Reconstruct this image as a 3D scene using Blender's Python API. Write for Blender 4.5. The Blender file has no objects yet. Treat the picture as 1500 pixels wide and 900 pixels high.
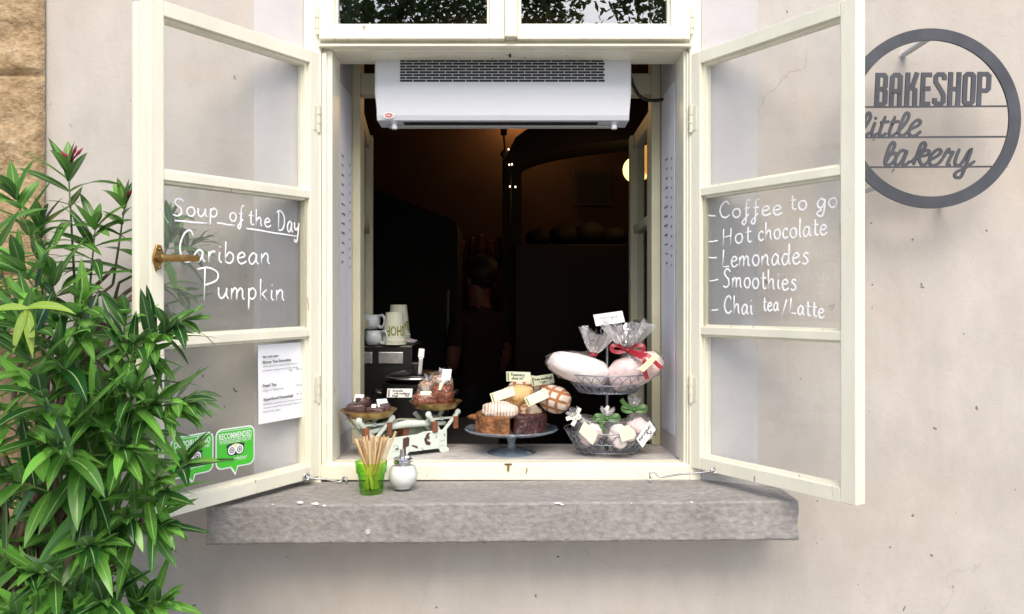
import bpy, bmesh, math, random
from mathutils import Vector, Matrix, noise
from math import sin, cos, pi, radians as R
V = Vector
random.seed(7)
S = bpy.context.scene
COL = S.collection

# ------------------------------------------------------------------ camera, sky, sun, exposure
F = 1150.0; CY = -2.3                      # focal length in photograph pixels, camera y
cam = bpy.data.objects.new('camera', bpy.data.cameras.new('camera')); COL.objects.link(cam)
cam.location = (0, CY, 0); cam.rotation_euler = (R(90), 0, 0)
cam.data.sensor_width = 36; cam.data.lens = 36*F/1500
cam.data.clip_start = .05; cam.data.clip_end = 500
S.camera = cam
W = bpy.data.worlds.new('World'); S.world = W; W.use_nodes = True
wn = W.node_tree.nodes; wl = W.node_tree.links
sky = wn.new('ShaderNodeTexSky'); sky.sky_type = 'NISHITA'; sky.sun_disc = False
SUN_EL, SUN_AZ = 46, 6                    # azimuth: degrees to the right of straight behind the camera
sky.sun_elevation = R(SUN_EL); sky.sun_rotation = R(180-SUN_AZ)
sky.air_density = 1.0; sky.dust_density = 2.6; sky.ozone_density = 1.0
wl.new(sky.outputs[0], wn['Background'].inputs[0]); wn['Background'].inputs[1].default_value = .15
sun = bpy.data.objects.new('sun', bpy.data.lights.new('sun', 'SUN')); COL.objects.link(sun)
sun.data.energy = 1.5; sun.data.angle = R(42); sun.data.color = (1, .89, .74)
el, az = R(SUN_EL), R(SUN_AZ)
sun.rotation_euler = V((sin(az)*cos(el), -cos(az)*cos(el), sin(el))).to_track_quat('Z', 'Y').to_euler()
S.view_settings.view_transform = 'Standard'; S.view_settings.look = 'None'
S.view_settings.gamma = 1; S.view_settings.use_curve_mapping = False
S.view_settings.exposure = 0.98

GROUND = -1.45
def at(px, py, d):                          # a point d metres in front of the camera
    return V(((px-750)*d/F, CY+d, (450-py)*d/F))

# ------------------------------------------------------------------ materials
MATS = {}
def nodes(m): return m.node_tree.nodes, m.node_tree.links
def mat(name, col, rough=.5, metal=0, var=0, vs=4, bump=0, bs=40, stretch=(1,1,1), spec=.5, chips=None, emit=None, coat=0, sub=0):
    m = bpy.data.materials.new(name); m.use_nodes = True
    n, l = nodes(m); b = n['Principled BSDF']
    b.inputs['Roughness'].default_value = rough; b.inputs['Metallic'].default_value = metal
    b.inputs['Specular IOR Level'].default_value = spec; b.inputs['Coat Weight'].default_value = coat
    if sub: b.inputs['Subsurface Weight'].default_value = sub; b.inputs['Subsurface Radius'].default_value = (.01,.006,.004)
    c4 = (*col, 1); b.inputs['Base Color'].default_value = c4
    if emit: b.inputs['Emission Color'].default_value = (*emit[0],1); b.inputs['Emission Strength'].default_value = emit[1]
    if var or bump or chips:
        tc = n.new('ShaderNodeTexCoord'); mp = n.new('ShaderNodeMapping'); mp.inputs['Scale'].default_value = stretch
        l.new(tc.outputs['Object'], mp.inputs[0])
    last = None
    if var:
        t = n.new('ShaderNodeTexNoise'); t.inputs['Scale'].default_value = vs; t.inputs['Detail'].default_value = 6
        t.inputs['Roughness'].default_value = .6
        l.new(mp.outputs[0], t.inputs['Vector'])
        r = n.new('ShaderNodeValToRGB'); l.new(t.outputs['Fac'], r.inputs[0])
        r.color_ramp.elements[0].position = .3; r.color_ramp.elements[1].position = .7
        r.color_ramp.elements[0].color = (*[c*(1-var) for c in col],1); r.color_ramp.elements[1].color = (*[min(1,c*(1+var*.6)) for c in col],1)
        last = r.outputs[0]; l.new(last, b.inputs['Base Color'])
    if chips:                               # (colour, threshold, scale)
        t = n.new('ShaderNodeTexNoise'); t.inputs['Scale'].default_value = chips[2]; t.inputs['Detail'].default_value = 4
        l.new(mp.outputs[0], t.inputs['Vector'])
        r = n.new('ShaderNodeValToRGB'); l.new(t.outputs['Fac'], r.inputs[0])
        r.color_ramp.elements[0].position = chips[1]; r.color_ramp.elements[1].position = chips[1]+.02
        x = n.new('ShaderNodeMix'); x.data_type = 'RGBA'; l.new(r.outputs[0], x.inputs[0])
        if last: l.new(last, x.inputs[6])
        else: x.inputs[6].default_value = c4
        x.inputs[7].default_value = (*chips[0],1); l.new(x.outputs[2], b.inputs['Base Color'])
    if bump:
        t = n.new('ShaderNodeTexNoise'); t.inputs['Scale'].default_value = bs; t.inputs['Detail'].default_value = 5
        l.new(mp.outputs[0], t.inputs['Vector'])
        u = n.new('ShaderNodeBump'); u.inputs['Strength'].default_value = bump; u.inputs['Distance'].default_value = .004
        l.new(t.outputs['Fac'], u.inputs['Height']); l.new(u.outputs[0], b.inputs['Normal'])
    return m

def glass(name, tint, refl=1.0, rough=0.0, edge=None, haze=0, bump=0, ior=1.45, hazecol=(.85,.85,.87)):
    """thin clear sheet: tinted see-through plus a Fresnel mirror on its outer faces"""
    m = bpy.data.materials.new(name); m.use_nodes = True
    n, l = nodes(m); out = n['Material Output']; n.remove(n['Principled BSDF'])
    tr = n.new('ShaderNodeBsdfTransparent'); tr.inputs[0].default_value = (*tint,1)
    gl = n.new('ShaderNodeBsdfGlossy'); gl.inputs['Roughness'].default_value = rough
    base = tr.outputs[0]
    if edge:                                # body colour gathers where the wall is seen edge on
        lw = n.new('ShaderNodeLayerWeight'); lw.inputs[0].default_value = .35
        mc = n.new('ShaderNodeMix'); mc.data_type = 'RGBA'; l.new(lw.outputs['Facing'], mc.inputs[0])
        mc.inputs[6].default_value = (*tint,1); mc.inputs[7].default_value = (*edge,1); l.new(mc.outputs[2], tr.inputs[0])
    if haze:
        df = n.new('ShaderNodeBsdfDiffuse'); df.inputs[0].default_value = (*hazecol,1)
        h = n.new('ShaderNodeMixShader'); h.inputs[0].default_value = haze
        l.new(base, h.inputs[1]); l.new(df.outputs[0], h.inputs[2]); base = h.outputs[0]
    fr = n.new('ShaderNodeFresnel'); fr.inputs[0].default_value = ior
    ge = n.new('ShaderNodeNewGeometry')
    s = n.new('ShaderNodeMath'); s.operation = 'SUBTRACT'; s.inputs[0].default_value = refl; l.new(ge.outputs['Backfacing'], s.inputs[1]); s.use_clamp = False
    k = n.new('ShaderNodeMath'); k.operation = 'MAXIMUM'; l.new(s.outputs[0], k.inputs[0]); k.inputs[1].default_value = 0
    mu = n.new('ShaderNodeMath'); mu.operation = 'MULTIPLY'; mu.use_clamp = True; l.new(fr.outputs[0], mu.inputs[0]); l.new(k.outputs[0], mu.inputs[1])
    if bump:
        tc = n.new('ShaderNodeTexCoord'); t = n.new('ShaderNodeTexNoise'); t.inputs['Scale'].default_value = bump; t.inputs['Detail'].default_value = 3
        l.new(tc.outputs['Object'], t.inputs['Vector'])
        u = n.new('ShaderNodeBump'); u.inputs['Strength'].default_value = .6; u.inputs['Distance'].default_value = .01
        l.new(t.outputs['Fac'], u.inputs['Height']); l.new(u.outputs[0], gl.inputs['Normal']); l.new(u.outputs[0], fr.inputs['Normal'])
    mx = n.new('ShaderNodeMixShader'); l.new(mu.outputs[0], mx.inputs[0]); l.new(base, mx.inputs[1]); l.new(gl.outputs[0], mx.inputs[2])
    l.new(mx.outputs[0], out.inputs[0])
    return m

def plaster_mat():
    m = bpy.data.materials.new('plaster'); m.use_nodes = True; n, l = nodes(m); b = n['Principled BSDF']
    b.inputs['Roughness'].default_value = .9; b.inputs['Specular IOR Level'].default_value = .2
    tc = n.new('ShaderNodeTexCoord')
    def nz(scale, detail, sc=(1,1,1), rough=.6):
        mp = n.new('ShaderNodeMapping'); mp.inputs['Scale'].default_value = sc; l.new(tc.outputs['Object'], mp.inputs[0])
        t = n.new('ShaderNodeTexNoise'); t.inputs['Scale'].default_value = scale; t.inputs['Detail'].default_value = detail; t.inputs['Roughness'].default_value = rough
        l.new(mp.outputs[0], t.inputs['Vector']); return t.outputs['Fac']
    def ramp(f, stops):
        r = n.new('ShaderNodeValToRGB'); l.new(f, r.inputs[0])
        while len(r.color_ramp.elements) < len(stops): r.color_ramp.elements.new(.5)
        for e, (p, c) in zip(r.color_ramp.elements, stops): e.position = p; e.color = (*c,1)
        return r.outputs[0]
    def mix(f, a, c, mode='MIX'):
        x = n.new('ShaderNodeMix'); x.data_type = 'RGBA'; x.blend_type = mode
        if isinstance(f, float): x.inputs[0].default_value = f
        else: l.new(f, x.inputs[0])
        l.new(a, x.inputs[6])
        if isinstance(c, tuple): x.inputs[7].default_value = (*c,1)
        else: l.new(c, x.inputs[7])
        return x.outputs[2]
    base = ramp(nz(1.6, 7), [(.3,(.44,.412,.378)), (.5,(.485,.456,.425)), (.72,(.52,.498,.475))])
    fine = ramp(nz(9, 6, (1,1,.5)), [(.33,(.91,.905,.90)), (.65,(1.04,1.035,1.03))])
    c = mix(1.0, base, fine, 'MULTIPLY')
    tan = ramp(nz(.9, 4, (1,1,1.6)), [(.45,(0,0,0)), (.75,(.55,.55,.55))])
    c = mix(tan, c, (.50,.43,.35))
    streak = ramp(nz(5, 5, (2.2,2.2,.12)), [(.58,(0,0,0)), (.8,(.2,.2,.2))])
    c = mix(streak, c, (.36,.33,.31))
    stain = ramp(nz(7, 8, (1,1,.7), .75), [(.62,(0,0,0)), (.74,(.40,.40,.40))])
    c = mix(stain, c, (.33,.30,.28))
    speck = ramp(nz(34, 2), [(.715,(0,0,0)), (.735,(.85,.85,.85))])
    c = mix(speck, c, (.12,.10,.09))
    mpv = n.new('ShaderNodeMapping'); mpv.inputs['Scale'].default_value = (1,1,.8); l.new(tc.outputs['Object'], mpv.inputs[0])
    wob = n.new('ShaderNodeTexNoise'); wob.inputs['Scale'].default_value = 4; wob.inputs['Detail'].default_value = 5; l.new(mpv.outputs[0], wob.inputs['Vector'])
    ad = n.new('ShaderNodeVectorMath'); ad.operation = 'MULTIPLY_ADD'; l.new(wob.outputs['Color'], ad.inputs[0]); ad.inputs[1].default_value = (.5,.5,.5); l.new(mpv.outputs[0], ad.inputs[2])
    vo = n.new('ShaderNodeTexVoronoi'); vo.feature = 'DISTANCE_TO_EDGE'; vo.inputs['Scale'].default_value = 1.1; l.new(ad.outputs[0], vo.inputs['Vector'])
    crk = ramp(vo.outputs['Distance'], [(0,(.6,.6,.6)), (.004,(0,0,0))])
    msk = ramp(nz(1.3, 2), [(.52,(0,0,0)), (.6,(1,1,1))])
    crk = mix(1.0, crk, msk, 'MULTIPLY'); c = mix(crk, c, (.30,.27,.25))
    l.new(c, b.inputs['Base Color'])
    u = n.new('ShaderNodeBump'); u.inputs['Strength'].default_value = .5; u.inputs['Distance'].default_value = .006
    a = n.new('ShaderNodeMath'); a.operation = 'ADD'; l.new(nz(22, 9, (1,1,1), .72), a.inputs[0]); l.new(nz(3, 3), a.inputs[1])
    l.new(a.outputs[0], u.inputs['Height']); l.new(u.outputs[0], b.inputs['Normal'])
    return m

def stone_mat(name, cols, scale, stretch=(1,1,1), bump=.8, dark=None):
    m = bpy.data.materials.new(name); m.use_nodes = True; n, l = nodes(m); b = n['Principled BSDF']
    b.inputs['Roughness'].default_value = .92; b.inputs['Specular IOR Level'].default_value = .25
    tc = n.new('ShaderNodeTexCoord'); mp = n.new('ShaderNodeMapping'); mp.inputs['Scale'].default_value = stretch; l.new(tc.outputs['Object'], mp.inputs[0])
    t = n.new('ShaderNodeTexNoise'); t.inputs['Scale'].default_value = scale; t.inputs['Detail'].default_value = 9; t.inputs['Roughness'].default_value = .68
    l.new(mp.outputs[0], t.inputs['Vector'])
    r = n.new('ShaderNodeValToRGB'); l.new(t.outputs['Fac'], r.inputs[0])
    while len(r.color_ramp.elements) < len(cols): r.color_ramp.elements.new(.5)
    for e, (p, c) in zip(r.color_ramp.elements, cols): e.position = p; e.color = (*c,1)
    col = r.outputs[0]
    g = n.new('ShaderNodeTexNoise'); g.inputs['Scale'].default_value = scale*9; g.inputs['Detail'].default_value = 4; l.new(mp.outputs[0], g.inputs['Vector'])
    r2 = n.new('ShaderNodeValToRGB'); l.new(g.outputs['Fac'], r2.inputs[0]); r2.color_ramp.elements[0].position = .3; r2.color_ramp.elements[1].position = .68
    r2.color_ramp.elements[0].color = (.55,.53,.52,1); r2.color_ramp.elements[1].color = (1.15,1.15,1.15,1)
    x = n.new('ShaderNodeMix'); x.data_type = 'RGBA'; x.blend_type = 'MULTIPLY'; x.inputs[0].default_value = .55; l.new(col, x.inputs[6]); l.new(r2.outputs[0], x.inputs[7])
    col = x.outputs[2]
    if dark:
        v = n.new('ShaderNodeTexVoronoi'); v.inputs['Scale'].default_value = dark; l.new(mp.outputs[0], v.inputs['Vector'])
        r3 = n.new('ShaderNodeValToRGB'); l.new(v.outputs['Distance'], r3.inputs[0]); r3.color_ramp.elements[0].position = .08; r3.color_ramp.elements[1].position = .16
        r3.color_ramp.elements[0].color = (.35,.34,.34,1)
        y = n.new('ShaderNodeMix'); y.data_type = 'RGBA'; y.blend_type = 'MULTIPLY'; y.inputs[0].default_value = .6; l.new(col, y.inputs[6]); l.new(r3.outputs[0], y.inputs[7]); col = y.outputs[2]
    l.new(col, b.inputs['Base Color'])
    a = n.new('ShaderNodeMath'); a.operation = 'ADD'; l.new(t.outputs['Fac'], a.inputs[0]); l.new(g.outputs['Fac'], a.inputs[1])
    u = n.new('ShaderNodeBump'); u.inputs['Strength'].default_value = bump; u.inputs['Distance'].default_value = .012
    l.new(a.outputs[0], u.inputs['Height']); l.new(u.outputs[0], b.inputs['Normal'])
    return m

def leaf_mat(name, lo, hi, rib, rough=.42):
    """rib stripe follows the leaf's own cross coordinate; tone varies from leaf to leaf"""
    m = bpy.data.materials.new(name); m.use_nodes = True; n, l = nodes(m); b = n['Principled BSDF']
    b.inputs['Roughness'].default_value = rough; b.inputs['Specular IOR Level'].default_value = .5
    tone = n.new('ShaderNodeAttribute'); tone.attribute_name = 'tone'
    cr = n.new('ShaderNodeAttribute'); cr.attribute_name = 'cross'
    r = n.new('ShaderNodeValToRGB'); l.new(tone.outputs['Fac'], r.inputs[0])
    st = [(0, lo), (.75, hi), (.93, tuple(c*1.6 for c in hi)), (.97, (.34,.38,.05)), (1, (.38,.30,.06))]
    while len(r.color_ramp.elements) < len(st): r.color_ramp.elements.new(.5)
    for e, (p, c) in zip(r.color_ramp.elements, st): e.position = p; e.color = (*c,1)
    ab = n.new('ShaderNodeMath'); ab.operation = 'ABSOLUTE'; l.new(cr.outputs['Fac'], ab.inputs[0])
    rr = n.new('ShaderNodeValToRGB'); l.new(ab.outputs[0], rr.inputs[0]); rr.color_ramp.elements[0].position = .03; rr.color_ramp.elements[1].position = .12
    rr.color_ramp.elements[0].color = (1,1,1,1); rr.color_ramp.elements[1].color = (0,0,0,1)
    x = n.new('ShaderNodeMix'); x.data_type = 'RGBA'; l.new(rr.outputs[0], x.inputs[0]); l.new(r.outputs[0], x.inputs[6]); x.inputs[7].default_value = (*rib,1)
    ge = n.new('ShaderNodeNewGeometry')
    y = n.new('ShaderNodeMix'); y.data_type = 'RGBA'; l.new(ge.outputs['Backfacing'], y.inputs[0]); l.new(x.outputs[2], y.inputs[6])
    pale = n.new('ShaderNodeMix'); pale.data_type = 'RGBA'; pale.inputs[0].default_value = .3; l.new(x.outputs[2], pale.inputs[6]); pale.inputs[7].default_value = (.16,.24,.14,1)
    l.new(pale.outputs[2], y.inputs[7]); l.new(y.outputs[2], b.inputs['Base Color'])
    tl = n.new('ShaderNodeBsdfTranslucent'); l.new(y.outputs[2], tl.inputs[0])
    mx = n.new('ShaderNodeMixShader'); mx.inputs[0].default_value = .30; l.new(b.outputs[0], mx.inputs[1]); l.new(tl.outputs[0], mx.inputs[2])
    l.new(mx.outputs[0], n['Material Output'].inputs[0])
    return m

def bread_mat(name, crust, flour, kind, amount=.5):
    m = bpy.data.materials.new(name); m.use_nodes = True; n, l = nodes(m); b = n['Principled BSDF']; b.inputs['Roughness'].default_value = .8
    tc = n.new('ShaderNodeTexCoord')
    t = n.new('ShaderNodeTexNoise'); t.inputs['Scale'].default_value = 30; t.inputs['Detail'].default_value = 8; l.new(tc.outputs['Object'], t.inputs['Vector'])
    if kind == 'lattice':
        k = n.new('ShaderNodeTexBrick'); k.inputs['Scale'].default_value = 1; k.inputs['Brick Width'].default_value = .027; k.inputs['Row Height'].default_value = .027
        k.inputs['Mortar Size'].default_value = .005; k.inputs['Mortar Smooth'].default_value = .3; k.offset = 0
        k.inputs['Color1'].default_value = (1,1,1,1); k.inputs['Color2'].default_value = (.9,.9,.9,1); k.inputs['Mortar'].default_value = (0,0,0,1)
        l.new(tc.outputs['Object'], k.inputs['Vector']); f = k.outputs['Color']
    elif kind == 'stripe':
        k = n.new('ShaderNodeTexWave'); k.inputs['Scale'].default_value = 32; k.inputs['Distortion'].default_value = 2.5; k.inputs['Detail'].default_value = 3
        l.new(tc.outputs['Object'], k.inputs['Vector']); f = k.outputs['Fac']
    else:
        f = t.outputs['Fac']
    a = n.new('ShaderNodeMath'); a.operation = 'MULTIPLY_ADD'; l.new(t.outputs['Fac'], a.inputs[0]); a.inputs[1].default_value = 1.2; 
    sb = n.new('ShaderNodeMath'); sb.operation = 'SUBTRACT'; l.new(f, sb.inputs[0]); sb.inputs[1].default_value = 1.1-amount
    l.new(sb.outputs[0], a.inputs[2])
    r = n.new('ShaderNodeValToRGB'); l.new(a.outputs[0], r.inputs[0]); r.color_ramp.elements[0].position = .25; r.color_ramp.elements[1].position = .6
    r.color_ramp.elements[0].color = (*crust,1); r.color_ramp.elements[1].color = (*flour,1)
    l.new(r.outputs[0], b.inputs['Base Color'])
    u = n.new('ShaderNodeBump'); u.inputs['Strength'].default_value = .5; u.inputs['Distance'].default_value = .003; l.new(a.outputs[0], u.inputs['Height']); l.new(u.outputs[0], b.inputs['Normal'])
    return m

M = dict(
 plaster = plaster_mat(),
 splay = mat('splay plaster', (.57,.555,.565), .85, var=.10, vs=5, bump=.25, bs=30),
 sandstone = stone_mat('sandstone', [(.25,(.27,.18,.10)), (.45,(.38,.27,.155)), (.6,(.46,.345,.21)), (.78,(.57,.48,.35))], 9, (1,1,1.2), .6),
 sill = stone_mat('grey stone', [(.25,(.25,.235,.225)), (.5,(.31,.295,.285)), (.75,(.38,.365,.35))], 9, (.7,1,1), .38, dark=110),
 innersill = stone_mat('pale worn sill', [(.25,(.36,.34,.33)), (.5,(.54,.52,.50)), (.75,(.66,.64,.62))], 7, (.6,1,1), .12),
 paint = mat('cream paint', (.80,.78,.65), .42, var=.10, vs=7, bump=.22, bs=60, stretch=(1,1,.25), chips=((.36,.30,.22),.70,38)),
 paintold = mat('older cream paint', (.66,.65,.53), .5, var=.12, vs=8, bump=.2, bs=50, chips=((.28,.2,.13),.72,22)),
 innerpaint = mat('yellowed paint', (.52,.50,.36), .5, var=.12, vs=6),
 glass = glass('window glass', (.98,.982,.978), 1.0, haze=.035, hazecol=(.8,.8,.78)),
 upperglass = glass('upper window glass', (.5,.52,.52), 7.5),
 jam = mat('white paper', (.78,.78,.86), .7, var=.03, vs=5),
 paper = mat('menu paper', (.86,.88,.93), .7),
 card = mat('pale green card', (.66,.72,.55), .7, var=.05, vs=30),
 whitecard = mat('white card', (.88,.89,.87), .7),
 ink = mat('black ink', (.03,.03,.035), .7),
 greyink = mat('grey ink', (.16,.16,.18), .7),
 marker = mat('white marker', (.95,.96,1.0), .7),
 brass = mat('aged brass', (.40,.25,.09), .38, 1, var=.25, vs=40),
 panbrass = mat('worn brass pan', (.46,.31,.12), .34, 1, var=.3, vs=25),
 steel = mat('zinc steel', (.55,.55,.57), .35, 1, var=.2, vs=50),
 chrome = mat('chrome', (.75,.75,.76), .14, 1),
 signsteel = mat('weathered grey steel', (.062,.068,.084), .62, .15, var=.35, vs=9, bump=.1, bs=50, chips=((.045,.045,.05),.69,14)),
 green = mat('sticker green', (.07,.56,.04), .35), white = mat('sticker white', (.86,.88,.88), .4), cream = mat('emblem cream', (.80,.80,.48), .4),
 acwhite = mat('white enamel', (.58,.61,.67), .4, var=.02, vs=4), acdark = mat('vent dark', (.012,.012,.022), .6), acgrey = mat('grey plastic', (.5,.51,.52), .5),
 red = mat('badge red', (.42,.06,.06), .4), black = mat('black rubber', (.015,.015,.016), .45),
 enamel = mat('chipped mint enamel', (.62,.70,.64), .4, var=.08, vs=10, chips=((.08,.06,.04),.66,28)),
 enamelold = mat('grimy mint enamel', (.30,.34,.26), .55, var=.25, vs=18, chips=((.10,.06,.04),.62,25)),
 rust = mat('rusty iron', (.21,.075,.035), .8, var=.4, vs=30),
 wood = mat('stirrer wood', (.66,.47,.27), .7),
 greenglass = glass('green glass', (.84,.97,.50), 1.2, edge=(.22,.74,.10)),
 clearglass = glass('clear glass', (.97,.98,.98), 1.2, edge=(.86,.88,.88)),
 blueglass = glass('blue tinted glass', (.94,.965,.985), 1.2, edge=(.80,.89,.97), haze=.13, hazecol=(.66,.82,.98)),
 cello = glass('cellophane', (.98,.975,.98), 1.2, .09, haze=.05, bump=30),
 cellodense = glass('crinkled cellophane', (.95,.94,.955), 3.0, .14, haze=.20, bump=45),
 celloclear = glass('clear cellophane', (.985,.98,.98), 1.3, .12, bump=60),
 sugar = mat('sugar', (.87,.87,.86), .9, bump=.2, bs=250),
 meringue = mat('pink white meringue', (.78,.61,.60), .75, var=.10, vs=22, bump=.45, bs=30, sub=.3),
 meringuew = mat('white meringue', (.82,.74,.72), .75, var=.07, vs=22, bump=.45, bs=30, sub=.3),
 redribbon = mat('red satin ribbon', (.30,.008,.022), .35, var=.2, vs=12), whiteribbon = mat('cream ribbon', (.80,.84,.70), .4), greenribbon = mat('green ribbon', (.035,.12,.015), .4),
 wire = mat('grey wire', (.30,.32,.37), .4, .8),
 cake = mat('brown cake', (.27,.11,.04), .75, var=.8, vs=34, bump=1.0, bs=90), cakedark = mat('dark berry cake', (.065,.022,.022), .45, var=.85, vs=40, bump=1.0, bs=60),
 brownie = mat('dark brownie', (.08,.03,.025), .6, var=.5, vs=30, bump=.6, bs=60), granola = mat('red brown granola', (.26,.08,.045), .7, var=.85, vs=130, bump=1, bs=90),
 oats = mat('pale granola', (.42,.29,.22), .8, var=.7, vs=130, bump=1, bs=90),
 loaf = bread_mat('golden loaf', (.36,.17,.05), (.60,.42,.19), 'plain', .60), floury = bread_mat('floury loaf', (.42,.22,.10), (.72,.64,.57), 'stripe', .80),
 lattice = bread_mat('lattice loaf', (.34,.14,.045), (.62,.52,.46), 'lattice', .66), seeded = bread_mat('seeded loaf', (.26,.12,.05), (.66,.53,.39), 'plain', .45),
 cup = mat('paper cup', (.66,.68,.56), .6), cupink = mat('olive ink', (.20,.22,.015), .6),
 pot = mat('black enamel pot', (.008,.008,.009), .3), mug = mat('white porcelain', (.55,.60,.62), .25), darkmetal = mat('dark metal', (.02,.02,.022), .4),
 cloth = mat('pale lilac cloth', (.45,.40,.45), .8),
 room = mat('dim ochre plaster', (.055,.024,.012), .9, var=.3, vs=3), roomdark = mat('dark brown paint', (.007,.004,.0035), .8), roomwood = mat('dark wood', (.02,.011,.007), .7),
 packet = mat('dark red packet', (.13,.025,.018), .6, var=.5, vs=20),
 globe = mat('lit globe', (.9,.8,.5), .4, emit=((1,.72,.25), 1.3)), shade = mat('lit orange shade', (.8,.5,.2), .5, emit=((1,.46,.10), .7)), spark = mat('string light', (.9,.8,.6), .4, emit=((1,.75,.5), 2.0)),
 bark = mat('oleander bark', (.17,.12,.08), .85, var=.3, vs=30), stem = mat('green stem', (.12,.17,.05), .6),
 leaf = leaf_mat('oleander leaf', (.014,.075,.014), (.125,.33,.045), (.36,.52,.20), .30),
 bud = mat('crimson bud', (.34,.015,.06), .5, var=.3, vs=60),
 skin = mat('skin', (.17,.055,.035), .6), shirt = mat('dark red shirt', (.022,.004,.004), .9), trousers = mat('black apron cloth', (.012,.012,.014), .8), hair = mat('dark hair', (.015,.01,.008), .6),
 paving = stone_mat('paving stone', [(.3,(.26,.25,.24)), (.5,(.36,.345,.33)), (.7,(.45,.43,.41))], 3, (1,1,1), .5),
 treeleaf = leaf_mat('tree leaf', (.03,.07,.012), (.10,.17,.03), (.10,.17,.03), .6), trunk = mat('tree bark', (.08,.06,.045), .9, var=.4, vs=10),
)

n_, l_ = nodes(M['wood']); oi = n_.new('ShaderNodeObjectInfo'); wr_ = n_.new('ShaderNodeValToRGB'); l_.new(oi.outputs['Random'], wr_.inputs[0])
wr_.color_ramp.elements[0].color = (.42,.25,.11,1); wr_.color_ramp.elements[1].color = (.80,.62,.38,1); l_.new(wr_.outputs[0], n_['Principled BSDF'].inputs['Base Color'])

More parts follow.
